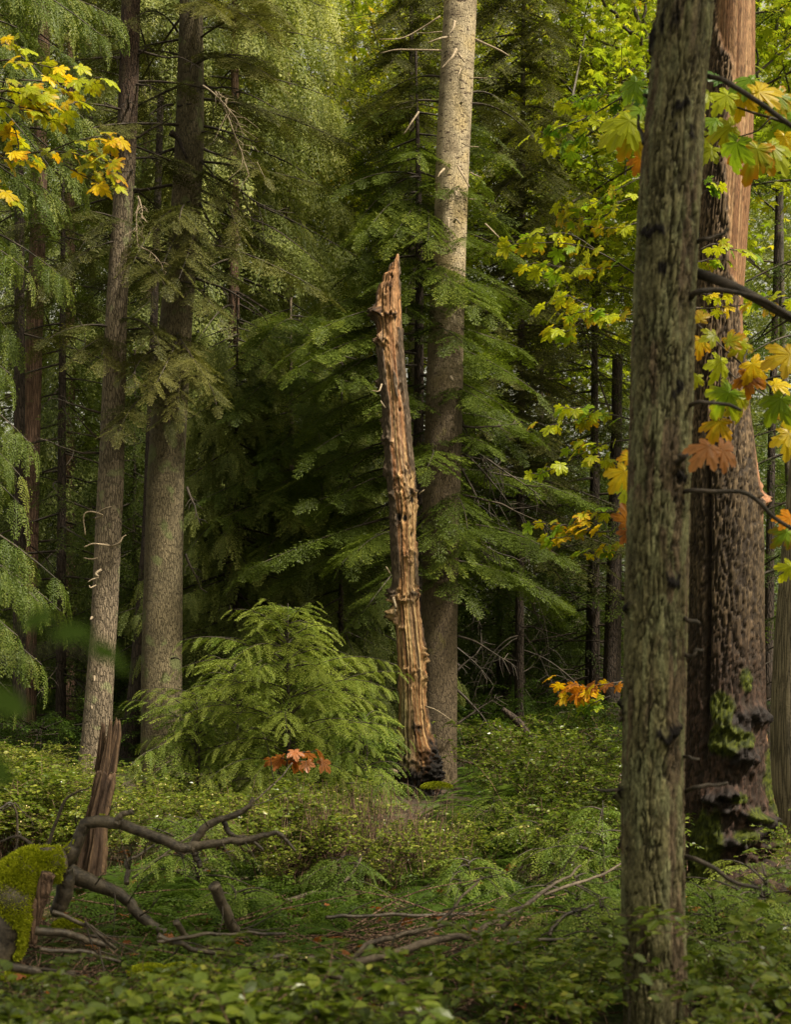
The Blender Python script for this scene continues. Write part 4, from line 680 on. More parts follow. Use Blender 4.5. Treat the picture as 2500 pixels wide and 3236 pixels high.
mb.build('crown', [M['cedar'], M['twig']], root, False, loc=root.location)
conifer('grey_fir', 'grey-green fir behind the reddish slim trunk, high in the photo', 60, 20, 'hemlock', 6.0, 16, 2.6, 56, 54, .35, .52, .48, 44, 0, leaf='fir', dens=.9, dead=10, prof=.4)

# unseen hemlocks added round the camera so their crowns shade the foreground
for q, (x, y, lb) in enumerate([(3.2, 2.2, 'unseen hemlock added beside the camera to shade the brush'), (7.6, 1.0, 'hemlock out of frame on the old giant\'s side of the camera'), (2.2, -1.6, 'unseen hemlock added for shade directly behind the camera')]):
    root = thing('added_shade_hemlock', (x, y, 0), lb, 'tree'); mb = MB(); mb.tube(A([[x, y, -.1], [x, y, 8], [x, y, 16]]), A([.16, .12, .03]), 14); mb.build('trunk', M['bark_dark'], root, loc=root.location)
    crown('hemlock', 800 + q, lambda z, x=x, y=y: (x, y), 5.6, 16, lambda u: 3.0 * (1 - u * .6), 74, .12, .7, .7, .4, True).build('crown', [M['hemlock'], M['twig']], root, False, loc=root.location)

# slim and dark bare trunks
def pole(name, label, pts, d, mat, dead=6, ext=4, seed=1, group=None, bz=0, sides=16):
    root = thing(name, P(pts[0][0], HY, d) * A([1, 1, 0]), label, 'tree', group)
    t_, cc, rr = trunk('trunk', pts, d, M[mat], root, ext, sides, .1, .05, seed, bz)
    r = np.random.default_rng(seed)
    for i in range(dead):
        q = int(r.uniform(.08, .75) * len(cc)); a = r.uniform(0, 6.28); mb = MB(); twiggy(mb, cc[q], A([math.cos(a), math.sin(a) * .4, r.uniform(-.4, .2)]), r.uniform(.5, 1.4), .011, seed * 50 + i, 0, .2, 6, 4); mb.build('dead_branch', M['twig'], root, loc=root.location)
    return root
pole('reddish_slim_trunk', 'slim reddish trunk nearest the photo edge, behind edge cedar fronds', [(74, 2380, 78), (80, 2000, 70), (92, 1500, 62), (104, 1100, 56), (112, 900, 52), (122, 650, 48), (134, 250, 40)], 21, 'bark_red', 10, seed=31)
pole('dark_leaning_trunk', 'dark trunk half hidden behind the broad grey trunk, close to its foot', [(400, 2400, 66), (425, 2250, 56), (440, 2050, 48), (465, 1700, 36), (480, 1200, 26)], 19.5, 'bark_dark', 3, seed=32)
pole('pale_barked_cedar_trunk', 'pale stringy trunk cut by the photo edge beside the mossy giant', [(2515, 2810, 150), (2518, 2700, 140), (2525, 2300, 176), (2540, 2000, 180), (2560, 1700, 168), (2600, 1200, 150), (2640, 600, 130)], 12, 'bark_cedar', 0, seed=33, bz=-.35, sides=30)
dk = [([(1530, 2380, 18), (1533, 1800, 16), (1536, 1300, 12)], 24, 'thin dark bare trunk nearest the pale stubbed trunk'), ([(1585, 2290, 34), (1605, 2150, 28), (1625, 2020, 22), (1650, 1800, 16)], 25, 'dark leaning trunk above the mossy log'), ([(1722, 2300, 24), (1720, 2000, 22), (1716, 1700, 18), (1712, 1300, 14)], 27, 'thin straight dark trunk right of the leaning one'),
      ([(1682, 2250, 10), (1686, 2050, 10), (1690, 1800, 9)], 30, 'thinnest pale bare trunk far back in the wood'), ([(1865, 2370, 44), (1872, 2000, 40), (1880, 1600, 32)], 24, 'dark trunk behind the orange maple leaves'), ([(1930, 2330, 60), (1938, 2000, 54), (1944, 1700, 46), (1950, 1300, 34)], 22.5, 'stout dark trunk between orange leaves and olive-brown trunk'),
      ([(640, 2240, 16), (655, 1900, 14), (668, 1500, 12), (680, 1100, 9)], 26, 'thin trunk in the gap right of the broad grey trunk'), ([(945, 2100, 20), (941, 1500, 18), (936, 900, 14)], 27, 'thin pale trunk straight behind the small lichened hemlock'), ([(1000, 2100, 22), (998, 1500, 18), (992, 900, 14)], 26.5, 'thin dark trunk between the small hemlock and the snag'),
      ([(230, 2240, 34), (225, 1900, 30), (215, 1500, 26)], 25, 'brown trunk deep behind the leaning furrowed trunk'), ([(1370, 1900, 14), (1372, 1300, 12), (1374, 800, 9)], 25, 'thin trunk showing between young hemlock and pale trunk'), ([(2420, 2500, 34), (2432, 2000, 30), (2440, 1400, 24), (2460, 700, 20)], 19, 'dark trunk in the gap right of the old giant')]
for q, (pts, d, lb) in enumerate(dk):
    if q in (0, 7, 10): continue
    pole('bare_trunk', lb, pts, d, 'bark_pale' if 'pale' in lb and 'nearest' not in lb else ('bark_red' if lb.startswith('brown') else 'bark_dark'), 7, seed=60 + q, group='bare trunks standing deeper in the wood', ext=1)

# ================================================================== MAPLES
def leafcols(n, style, r):
    g = A([.17, .29, .018]); yg = A([.36, .41, .018]); y = A([.66, .50, .012]); o = A([.50, .20, .012]); b = A([.20, .075, .02]); gn = A([.06, .14, .012]); rust = A([.34, .13, .05])
    base = {'green': (gn, g, yg), 'lime': (g, yg, yg), 'yellow': (yg, y * .9, yg * 1.1), 'turn': (g, y * .9, yg), 'orange': (y, o, b), 'rust': (rust, b, rust * 1.2), 'tan': (A([.50, .23, .09]), A([.44, .20, .08]), A([.55, .28, .11]))}[style]
    k = r.integers(0, 3, n); c = A(base)[k] * r.uniform(.75, 1.2, (n, 1)); e = {'green': (g, yg, .25), 'lime': (yg, o, .30), 'yellow': (o, b, .30), 'turn': (o, b, .42), 'orange': (b, o, .8), 'rust': (b, rust, .6), 'tan': (b, rust, .4)}[style]
    ec = A(e[:2])[r.integers(0, 2, n)]; am = np.clip(r.normal(e[2], .3, n), 0, 1); return c, ec, am
def put_leaves(L, pos, size, yaw, tilt, roll, style, seed, tpl=None):
    """accumulate leaves into dict L with V,T,C"""
    tpl = tpl or MAP; V, T, em, mr = tpl; r = np.random.default_rng(seed); n = len(pos); c, ec, am = leafcols(n, style, r)
    cy, sy = np.cos(yaw), np.sin(yaw); ct, st = np.cos(tilt), np.sin(tilt)
    x = np.stack([cy * ct, sy * ct, -st], -1); up = np.stack([np.sin(roll) * -sy, np.sin(roll) * cy, np.cos(roll)], -1)
    R = frames(x, up, size * 1.0)
    W = np.einsum('kij,nj->kni', R, V * A([1, 1, 1]) + 0) + pos[:, None]
    # uneven curl
    ph = r.uniform(0, 6.28, n); rad = np.hypot(V[:, 0], V[:, 1]); an = np.arctan2(V[:, 1], V[:, 0]); W = W + R[:, None, :, 2] * (np.sin(an[None] * 2 + ph[:, None]) * rad[None] ** 2 * r.uniform(.02, .14, n)[:, None])[..., None]
    m = np.clip(em[None] ** 2 * am[:, None] + (fbm(W * 45, 5, 2) - .5) * am[:, None] * 1.3, 0, 1); C = c[:, None] * (1 - m[..., None]) + ec[:, None] * m[..., None]
    C = C * (1 - .35 * mr[None, :, None]); k = len(V)
    L['V'].append(W.reshape(-1, 3)); L['T'].append((T[None] + (np.arange(n) * k + L['n'])[:, None, None]).reshape(-1, 3)); L['C'].append(C.reshape(-1, 3)); L['n'] += n * k
def newL(): return dict(V=[], T=[], C=[], n=0)
def build_leaves(L, root, name='leaves'):
    mb = MB(); V = np.vstack(L['V']); mb.add(V, np.vstack(L['T'])); o = mb.build(name, M['mapleleaf'], root, False, col=np.clip(np.vstack(L['C']), 0, 1), loc=root.location); o['kind'] = 'stuff' if L['n'] > 8000 else 'thing'; return o
def maple_spray(label, twigs, d, size, n, style, seed, r0=.008, spread=.9, view=.35, cat='maple branch', group=None, name='maple_branch', dd=0, down=.35):
    """twigs: pixel polylines; leaves hang in opposite pairs on short stalks"""
    r = np.random.default_rng(seed); root = thing(name, P(*twigs[0][0], d), label, cat, group); L = newL(); K = d / F; tot = sum(len(t) for t in twigs)
    for q, tw in enumerate(twigs):
        pts = spline([P(a, b, d + dd * i + r.normal(0, .04)) for i, (a, b) in enumerate(tw)], 16); mb = MB(); mb.tube(pts, np.linspace(r0 if q == 0 else r0 * .7, r0 * .25, 16), 6, wob=.01, seed=seed + q)
        m = max(3, int(n * len(tw) / tot)); ts = np.linspace(.18, 1, m) + r.normal(0, .03, m); ts = np.clip(ts, .05, 1); i = ts * 15; pos = np.stack([np.interp(i, np.arange(16), pts[:, k]) for k in range(3)], -1)
        tg = unit(pts[-1] - pts[0]); yaw0 = math.atan2(tg[1], tg[0]); sg = np.where(np.arange(m) % 2 == 0, 1, -1); sz = size * K * r.uniform(.45, .78, m)
        yaw = yaw0 + sg * r.uniform(.5, 1.5, m); yaw[-1] = yaw0; st = sz * r.uniform(.5, 1.2, m) * spread
        end = pos + np.stack([np.cos(yaw) * st, np.sin(yaw) * st, r.uniform(-.5, .35, m) * st], -1)
        for a, b in zip(pos, end): mb.tube(A([a, (a + b) / 2 + A([0, 0, .1]) * np.linalg.norm(b - a), b]), A([.0022, .002, .0016]) * (1 + size / 120), 4, cap=False)
        mb.build('twig', M['twig'], root, loc=root.location)
        tilt = r.uniform(.05, .75, m) + down * .5; roll = r.normal(0, .35, m) - view
        put_leaves(L, end, sz, yaw, tilt, roll, style, seed * 7 + q)
    build_leaves(L, root); return root
# near: big leaves on the right, in front of the old giant
def big_leaves():
    d = 7.2; K = d / F
    for nm, lb, tws, lv in [('large_leaf_branch', 'low-hanging maple branch of large yellow-green leaves across the giant\'s bare wood', [[(2520, 398), (2440, 372), (2370, 352), (2300, 332), (2215, 330)], [(2440, 372), (2400, 410), (2360, 425), (2330, 434)], [(2230, 240), (2240, 210)]],
         [(2310, 400, 95, 200, 'lime'), (2330, 450, 100, 262, 'lime'), (2395, 470, 110, 255, 'lime'), (2440, 460, 100, 300, 'lime'), (2300, 300, 85, 235, 'lime'), (2350, 300, 80, 255, 'yellow'), (2400, 290, 95, 15, 'turn'), (2375, 250, 85, 200, 'lime'), (2250, 470, 60, 235, 'turn'), (2215, 345, 70, 180, 'lime'), (2265, 380, 60, 190, 'lime'), (2220, 250, 60, 160, 'green'), (2460, 300, 95, 300, 'lime'), (2490, 380, 110, 285, 'turn'), (2480, 430, 80, 260, 'turn'), (2210, 420, 60, 250, 'yellow'), (2270, 255, 50, 120, 'green'), (2240, 300, 70, 200, 'lime')]),
        ('large_leaf_branch', 'maple branch with yellow and orange-edged leaves before the giant\'s dark bark', [[(2600, 1400), (2520, 1330), (2430, 1215), (2370, 1170), (2300, 1110), (2250, 1065), (2200, 1020)], [(2510, 1335), (2450, 1280), (2400, 1235), (2330, 1195), (2280, 1150), (2240, 1130)], [(2350, 1150), (2358, 1120), (2366, 1105)]],
         [(2280, 1140, 80, 260, 'lime'), (2215, 1075, 60, 270, 'orange'), (2300, 1080, 65, 30, 'turn'), (2345, 1085, 65, 280, 'turn'), (2380, 1150, 90, 300, 'turn'), (2370, 1185, 75, 265, 'orange'), (2305, 1240, 100, 235, 'lime'), (2340, 1255, 90, 280, 'lime'), (2275, 1330, 85, 245, 'yellow'), (2470, 1260, 90, 240, 'turn'), (2500, 1120, 90, 200, 'turn'), (2450, 1215, 60, 20, 'turn'), (2205, 1190, 45, 260, 'turn'), (2495, 1370, 80, 265, 'turn'), (2215, 1010, 50, 90, 'yellow'), (2500, 1300, 80, 250, 'yellow'), (2260, 1060, 50, 200, 'lime')]),
        ('large_leaf_branch', 'two leafy maple twigs that end behind the olive-brown trunk\'s shaded side', [[(2100, 520), (2060, 500), (2020, 470)], [(2090, 360), (2050, 340), (2010, 350)]],
         [(2010, 260, 80, 235, 'lime'), (1990, 380, 95, 235, 'lime'), (2010, 420, 95, 240, 'lime'), (2030, 350, 70, 200, 'turn'), (2025, 500, 55, 250, 'orange'), (2040, 300, 80, 220, 'green'), (1960, 400, 80, 215, 'yellow')]),
        ('large_leaf_branch', 'rust-coloured curled maple leaves beside the olive-brown trunk', [[(2150, 1440), (2190, 1412), (2230, 1404), (2265, 1410)]],
         [(2240, 1410, 64, 230, 'tan'), (2285, 1420, 66, 325, 'tan')]),
        ('large_leaf_branch', 'half-hidden maple twig with a few orange-edged leaves low behind the olive-brown trunk', [[(2080, 1500), (2030, 1480), (1990, 1470)], [(2080, 1660), (2020, 1640), (1990, 1630)]],
         [(1975, 1490, 80, 235, 'turn'), (1995, 1450, 55, 110, 'orange'), (1985, 1650, 60, 100, 'orange'), (1990, 1680, 50, 240, 'rust'), (1990, 1530, 70, 250, 'turn')]),
        ('large_leaf_branch', 'orange leaves at the photo edge low by the giant tree', [[(2560, 1720), (2500, 1700), (2480, 1690)], [(2560, 1780), (2490, 1800), (2420, 1850)]], [(2490, 1680, 70, 230, 'turn'), (2500, 1790, 60, 240, 'yellow'), (2500, 1640, 60, 170, 'orange')])]:
        dd = d if lb.startswith(('low', 'maple', 'orange')) else (7.0 if 'rust' not in lb else 5.35)
        root = thing(nm, P(*tws[0][0], dd), lb, 'maple branch', 'large-leaved maple branches near the camera'); L = newL(); r = np.random.default_rng(len(lb))
        for q, tw in enumerate(tws):
            mb = MB(); mb.tube([P(a, b, dd + .02 * i) for i, (a, b) in enumerate(tw)], np.linspace(.009 if q == 0 else .005, .003, len(tw)), 6, n=20, wob=.008, seed=q); mb.build('twig', M['twig'], root, loc=root.location)
        for i, (x, y, s, ang, st) in enumerate(lv):
            # ang: direction of the middle lobe in the picture plane (0 = right, 90 = up)
            a = math.radians(ang); base = P(x - math.cos(a) * s * .0, y, dd + r.normal(0, .09) - .05); dx = A([math.cos(a), r.normal(0, .25), math.sin(a) * .85]); up = unit(A([0 + r.normal(0, .25), -.95, .55 + r.normal(0, .25)]))
            V, T, em, mr = MAP; R = frames(A([dx]), A([up]), A([s * K * r.uniform(.9, 1.08)]))[0]
            c, ec, am = leafcols(1, st, r); rad = np.hypot(V[:, 0], V[:, 1]); an = np.arctan2(V[:, 1], V[:, 0]); V2 = V.copy(); V2[:, 2] += -rad ** 2 * r.uniform(.05, .35) + np.sin(an * 2 + r.uniform(0, 6)) * rad ** 2 * r.uniform(.03, .14); W = V2 @ R.T + base
            m = np.clip(em ** 2 * am + (fbm(W * 60, 5, 3) - .5) * am * 1.6, 0, 1)[:, None]; C = (c * (1 - m) + ec * m) * (1 - .3 * mr[:, None])
            L['V'].append(W); L['T'].append(T + L['n']); L['C'].append(C); L['n'] += len(V)
        build_leaves(L, root)
big_leaves()
DG = 'thin maple sprays beside the olive-brown trunk'
maple_spray('pale green maple spray pointing at the pale trunk, uppermost of its tier', [[(2030, 880), (1900, 800), (1780, 770), (1640, 770)], [(1900, 800), (1800, 740), (1700, 745), (1620, 765)], [(1960, 840), (1850, 850), (1760, 840), (1700, 830)]], 11, 62, 40, 'lime', 101, group=DG)
maple_spray('long lime maple spray rising toward the dark hemlock', [[(2030, 620), (1960, 640), (1900, 690), (1800, 690)], [(2030, 560), (1950, 600), (1880, 640), (1790, 660)], [(2030, 700), (1960, 720), (1880, 720)]], 11.5, 58, 40, 'lime', 102, group=DG)
maple_spray('green maple spray high beside the olive-brown trunk', [[(2040, 250), (1960, 310), (1860, 370), (1780, 400), (1700, 430)], [(1960, 310), (1880, 300), (1800, 330)], [(2000, 330), (1900, 400), (1820, 450), (1760, 460)]], 11, 62, 44, 'green', 103, group=DG)
maple_spray('drooping yellow-green maple spray level with the snag top\'s dark burls', [[(2020, 990), (1940, 1000), (1860, 985), (1780, 1000)], [(1900, 990), (1850, 960), (1800, 935), (1760, 950)], [(1860, 1000), (1810, 1040), (1780, 1050)]], 10.5, 66, 34, 'lime', 104, group=DG)
maple_spray('small lime maple spray just above the flat-leaved green one', [[(2010, 1330), (1920, 1310), (1840, 1330), (1720, 1345)], [(1920, 1310), (1850, 1290), (1790, 1290)]], 11, 58, 22, 'lime', 105, group=DG)
maple_spray('fresh green maple spray with leaves spread flat over dark twigs', [[(2000, 1390), (1920, 1400), (1850, 1430), (1780, 1470), (1700, 1500)], [(1900, 1410), (1860, 1400), (1820, 1420)], [(1990, 1440), (1920, 1450), (1880, 1460)]], 11, 56, 30, 'lime', 106, group=DG)
maple_spray('turning maple spray with yellow and orange tips, lowest tier', [[(2000, 1660), (1900, 1680), (1800, 1660), (1710, 1650)], [(1990, 1610), (1900, 1620), (1830, 1640)], [(1990, 1700), (1930, 1740), (1860, 1750)], [(1900, 1620), (1800, 1690), (1740, 1700)]], 11, 56, 44, 'turn', 107, group=DG)
maple_spray('orange and yellow maple spray above the fallen mossy log', [[(1990, 2150), (1920, 2160), (1850, 2170), (1780, 2140)], [(1900, 2160), (1860, 2180), (1800, 2200)], [(1880, 2160), (1850, 2200)]], 12.5, 58, 26, 'orange', 108)
maple_spray('green tuft of maple leaves just under the orange spray', [[(1930, 2200), (1880, 2220), (1850, 2240)]], 12.6, 50, 8, 'green', 109)
maple_spray('four drooping rust maple leaves on a thin stalk in front of the cedar sapling', [[(905, 2425), (915, 2380), (945, 2378), (990, 2375)], [(915, 2400), (960, 2405), (995, 2412)], [(915, 2400), (890, 2395), (880, 2392)]], 11.0, 70, 10, 'rust', 110, spread=.5)
maple_spray('small green maple twig crossing the giant\'s bark at mid height', [[(2215, 790), (2260, 770), (2320, 790), (2370, 800)], [(2200, 830), (2240, 820), (2290, 820)]], 9.6, 50, 16, 'lime', 111)
maple_spray('thin twig of small yellow leaves over the giant\'s bark below the bare strip', [[(2190, 975), (2260, 972), (2340, 965), (2400, 950)], [(2200, 925), (2260, 930), (2330, 930)]], 9.7, 44, 20, 'yellow', 112)
maple_spray('bright maple twig at the photo edge right of the giant', [[(2560, 960), (2490, 940), (2420, 940)]], 9, 70, 9, 'lime', 113)
maple_spray('green maple sprig against the giant\'s bark between the two bark strips', [[(2200, 620), (2240, 600)], [(2200, 560), (2230, 570), (2250, 575)]], 9.8, 56, 7, 'green', 114)
LG = 'yellow maple branches at the upper corner'
maple_spray('yellow maple branch highest in its cluster beside the hanging cedar fronds', [[(-60, 200), (40, 190), (130, 205), (210, 220)], [(-40, 160), (30, 130), (60, 150)], [(60, 250), (160, 260), (250, 270), (300, 245)]], 9, 72, 30, 'yellow', 121, group=LG, down=.3)
maple_spray('yellow maple branch in mid cluster with orange patches', [[(-60, 300), (40, 290), (100, 320), (150, 380)], [(-40, 340), (60, 340), (130, 350), (250, 320)], [(-30, 250), (60, 270), (120, 300)]], 8.6, 76, 34, 'yellow', 122, group=LG, down=.3)
maple_spray('long yellow maple twig tipped by the lowest pale leaves of the cluster', [[(-60, 486), (60, 486), (180, 480), (280, 500), (340, 545)], [(150, 480), (240, 445), (330, 430), (350, 450)], [(60, 486), (50, 420), (40, 400)], [(200, 520), (270, 560), (330, 590)], [(250, 470), (310, 500), (340, 520)]], 8.8, 72, 44, 'yellow', 123, group=LG, down=.3)
maple_spray('short orange-edged maple twig at the very edge below the others', [[(-60, 560), (-10, 590), (20, 640)], [(-40, 510), (20, 500), (60, 510)]], 8.6, 70, 12, 'turn', 124, group=LG, down=.3)

# maple stems and bright canopy high behind
def maple_tree(name, label, px, d, stems, cz, n, box, seed, ls=.13, tint=.5):
    root = thing(name, P(px, HY, d) * A([1, 1, 0]), label, 'tree'); r = np.random.default_rng(seed)
    for q, (pl, w0) in enumerate(stems):
        mb = MB(); q3 = [P(a, b, d + .15 * i * (-1) ** q) for i, (a, b) in enumerate(pl)]; mb.tube(q3, np.linspace(w0, w0 * .35, len(q3)) / F * d / 2, 7, n=30, wob=.12, seed=seed + q); mb.build('trunk' if q == 0 else 'limb', M['mossbranch'], root, loc=root.location)
    V, T, em, mr = MAPS; mb = MB()
    ctr = []
    for k in range(int(n / 26)):
        ctr.append(A([r.uniform(box[0], box[1]), r.uniform(box[4], box[5]), r.uniform(box[2], box[3])]))
    ctr = A(ctr); ctr = np.stack([(ctr[:, 0] - CX) / F * ctr[:, 1], ctr[:, 1], CZ + (HY - ctr[:, 2]) / F * ctr[:, 1]], -1)
    pos = (ctr[:, None] + r.normal(0, 1, (len(ctr), 26, 3)) * A([.45, .45, .13])).reshape(-1, 3); m = len(pos)
    yaw = r.uniform(0, 6.28, m); tl = r.uniform(0, .7, m); x = np.stack([np.cos(yaw) * np.cos(tl), np.sin(yaw) * np.cos(tl), -np.sin(tl)], -1); up = unit(A([0, 0, 1.]) + r.normal(0, .35, (m, 3)))
    tt = np.repeat(tint + r.normal(0, .16, len(ctr)), 26) + r.normal(0, .08, m)
    mb.tile((V, T, np.zeros(len(V))), (frames(x, up, ls * r.uniform(.6, 1.15, m)), pos), tt, 0)
    for k in range(len(ctr) // 3):
        a = ctr[k]; mb.tube(A([a + r.normal(0, .6, 3) - A([0, 0, .5]), a, a + r.normal(0, .25, 3)]), A([.02, .012, .005]), 4, 1, cap=False)
    mb.build('crown', [M['canopy'], M['mossbranch']], root, False, loc=root.location); return root
maple_tree('bigleaf_maple', 'sunlit yellow-green maple high between the dark hemlock and the olive-brown trunk', 2070, 22, [([(2075, 2000), (2080, 1200), (2068, 500), (2060, 180), (2045, 120), (2010, 0), (1990, -120)], 30), ([(2062, 180), (2000, 100), (1930, 40), (1880, -40)], 18), ([(2064, 200), (2040, 60), (2050, -60)], 17), ([(2070, 420), (1980, 330), (1900, 250), (1820, 120), (1780, 0)], 13), ([(2070, 560), (1990, 400), (1880, 260), (1810, 200)], 11)],
           0, 9500, (1700, 2330, -500, 1050, 20.5, 24.5), 131)
maple_tree('bigleaf_maple', 'glowing far maple seen through the gap left of the pale trunk', 1130, 31, [([(1130, 2000), (1128, 1000), (1120, 300), (1110, -100)], 20), ([(1125, 500), (1060, 300), (1040, 100)], 9), ([(1128, 700), (1190, 450), (1200, 200)], 9)],
           0, 8000, (850, 1420, -350, 1150, 29, 34), 132, .17, .62)
maple_tree('bigleaf_maple', 'maple with bright leaves behind the giant\'s bare top at the photo edge', 2480, 19, [([(2500, 2000), (2480, 1000), (2470, 300), (2440, -100)], 26), ([(2475, 500), (2400, 250), (2380, 0)], 12)],
           0, 3600, (2330, 2650, -300, 600, 17, 21), 133, .13, .5)
maple_tree('bigleaf_maple', 'far bright maple behind the dark hemlock\'s outline', 1750, 30, [([(1750, 2000), (1745, 1000), (1740, 200), (1750, -100)], 20), ([(1745, 700), (1660, 300), (1640, 0)], 9)],
           0, 7000, (1450, 2200, -350, 1250, 27.5, 33), 134, .17, .55)

# ------------------------------------------------------------------ the wood beyond, one mass of foliage
def far_wood():
    r = np.random.default_rng(99); n = 150000; mb = MB()
    nc = 2600; c = np.stack([r.uniform(-17, 17, nc), r.uniform(35, 44, nc), r.uniform(0, 1, nc)], -1); top = 19 + 3 * noise(np.stack([c[:, 0] * .5, c[:, 0] * 0, c[:, 0] * 0], -1), 5); c[:, 2] = .5 + c[:, 2] ** .85 * top + .08 * (c[:, 1] - 35)
    k = r.integers(0, nc, n); pos = c[k] + r.normal(0, 1, (n, 3)) * A([.5, .5, .32]); yaw = r.uniform(0, 6.28, n); x = np.stack([np.cos(yaw), np.sin(yaw), r.uniform(-1.0, .1, n)], -1)
    V, T, ti = slivers(pos, x, r.uniform(.14, .34, n), r.uniform(.07, .15, n), unit(A([0, -.3, 1.]) + r.normal(0, .5, (n, 3))), np.clip(.52 + .30 * (fbm(c * .22, 44, 3) - .5)[k] * 2 + .38 * (pos[:, 2] / 18 - .35) + r.normal(0, .08, n), 0, 1)); mb.add(V, T, 0, ti)  # tint rises with height, painting in the backlit glow of the canopy
    for i in range(16):
        x_, y_ = r.uniform(-15, 15), r.uniform(34, 41); mb.tube(A([[x_, y_, 0], [x_ + r.normal(0, .3), y_, 9], [x_ + r.normal(0, .6), y_, 17]]), A([.2, .14, .04]) * r.uniform(.5, 1.3), 7, 1)
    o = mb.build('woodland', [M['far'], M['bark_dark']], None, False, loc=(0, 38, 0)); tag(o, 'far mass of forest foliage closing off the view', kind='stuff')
far_wood()

# ------------------------------------------------------------------ dense low boughs between the far trunks
def understorey(name, label, box, nclump, per, tpls, mat, seed, size=(.4, .75), tint=.4, zd=(-.5, .1), az=None, yslope=0):
    r = np.random.default_rng(seed); nc = nclump; c = np.stack([r.uniform(box[0], box[1], nc), r.uniform(box[2], box[3], nc), r.uniform(0, 1, nc)], -1)
    c[:, 0] *= c[:, 1] / box[3]; c[:, 2] = gh(c[:, 0], c[:, 1]) + box[4] + (box[5] - box[4]) * c[:, 2]
    k = np.repeat(np.arange(nc), per); n = len(k); pos = c[k] + r.normal(0, 1, (n, 3)) * A([.55, .45, .13]); a = r.uniform(0, 6.28, nc)[k] + r.normal(0, .8, n)
    x = np.stack([np.cos(a), np.sin(a), r.uniform(*zd, n)], -1); up = unit(A([0, 0, 1.]) + r.normal(0, .3, (n, 3))); ti = tint + r.normal(0, .11, nc)[k] + r.normal(0, .07, n)
    w = r.integers(0, len(tpls), n); mb = MB(); R = frames(x, up, r.uniform(*size, n) / .5)
    for q in range(len(tpls)): mb.tile(tpls[q], (R[w == q], pos[w == q]), ti[w == q], 0)
    for i in range(0, nc, 2):
        b = c[i]; mb.tube(A([b + r.normal(0, .8, 3) * A([1, 1, .3]), b, b + r.normal(0, .5, 3) * A([1, 1, .4])]), A([.012, .010, .004]), 4, 1, cap=False)
    o = mb.build(name, [mat, M['twig']], None, False, loc=(0, (box[2] + box[3]) / 2, 0)); tag(o, label, kind='stuff'); return o
understorey('understorey_foliage', 'dark tangle of low conifer boughs between the far trunks', (-11, 11, 24, 34, .3, 5.5), 1700, 9, CEDC, M['cedar'], 71, tint=.50)
understorey('understorey_foliage', 'higher dark boughs between the far trunks', (-12, 12, 27, 36, 5, 15), 1500, 9, CEDC + HEMC, M['pale_lit_cedar'], 72, (.5, .9), tint=.5)
understorey('understorey_foliage', 'low green growth on the far forest floor', (-9, 9, 18, 30, .05, .8), 520, 8, CEDC, M['fern'], 73, (.35, .6), tint=.22, zd=(-.1, .6))

def low_growth():
    r = np.random.default_rng(640); n = 1700; y = r.uniform(6.6, 10.2, n); px = r.uniform(350, 1990, n); x = (px - CX) / F * y; dn = fbm(np.stack([x * 1.3, y * 1.3, x * 0], -1), 21, 2); k = dn > .36; x, y = x[k], y[k]; n = len(x)
    a = r.uniform(0, 6.28, n); X = np.stack([np.cos(a), np.sin(a), r.uniform(.05, .7, n)], -1); R = frames(X, A([0, 0, 1.]) + r.normal(0, .3, (n, 3)), r.uniform(.35, .8, n)); pos = np.stack([x, y, gh(x, y) + r.uniform(.0, .14, n)], -1); ti = .36 + r.normal(0, .12, n); w = r.integers(0, 3, n); mb = MB()
    for q in range(3): mb.tile(SAP[q], (R[w == q], pos[w == q]), ti[w == q], 0)
    n = 420; y = r.uniform(6.4, 9.8, n); x = r.uniform(-.30, .28, n) * y; a = r.uniform(0, 6.28, n); R = frames(np.stack([np.cos(a), np.sin(a), r.uniform(-.1, .4, n)], -1), A([0, 0, 1.]) + r.normal(0, .2, (n, 3)), r.uniform(.3, .7, n)); mb.tile(FERN[0], (R, np.stack([x, y, gh(x, y)], -1)), .36 + r.normal(0, .1, n), 0)
    o = mb.build('low_undergrowth', M['fern'], None, False, loc=(0, 8, 0)); tag(o, 'low ferny sprigs between the fallen sticks', kind='stuff')
low_growth()

# ------------------------------------------------------------------ cedar sapling, bright in the middle
def sapling(label, px, py, d, h, wid, nb, seed, tint=.6, name='cedar_sapling', group=None, size=.30, zb=.1, rise=.35, mat='sapling'):
    r = np.random.default_rng(seed); b = P(px, py, d); b[2] = float(gh(b[0], b[1])); root = thing(name, b, label, 'sapling', group); mb = MB()
    mb.tube([b, b + A([.02, 0, h * .5]), b + A([0, 0, h])], A([.02, .012, .003]) * (.4 + h * .5), 6, n=12, wob=.03, seed=seed); mb.build('trunk', M['twig'], root, loc=b); mb = MB()
    for i in range(nb):
        u = (i + r.uniform(0, 1)) / nb; z = h * (zb + (1 - zb) * u * .97); a = i * 2.4 + r.normal(0, .3); L = wid * (1 - u ** 2.8) * (.55 + .45 * u ** .3) * r.uniform(.3, 1.25) + .10
        p0 = b + A([0, 0, z]); p1 = p0 + A([math.cos(a), math.sin(a), 0]) * L + A([0, 0, L * (rise * (u * 1.7 + .1) - .24 + r.normal(0, .16))])
        leafy_branch(mb, p0, p1, L * .14, 'sapling', int(r.integers(1e9)), .007, 1.0, size, tint + r.normal(0, .08) + .1 * u, start=.12)
    mb.build('crown', [M[mat], M['twig']], root, False, loc=b); return root
sapling('bright green bushy cedar sapling in the middle of the photo, left of the snag', 905, 2500, 13.6, 2.0, 1.2, 84, 81, .74)
sapling('looser cedar sapling behind the bright one, on the broad grey trunk side', 740, 2500, 14.8, 1.45, 1.0, 50, 87, .66)
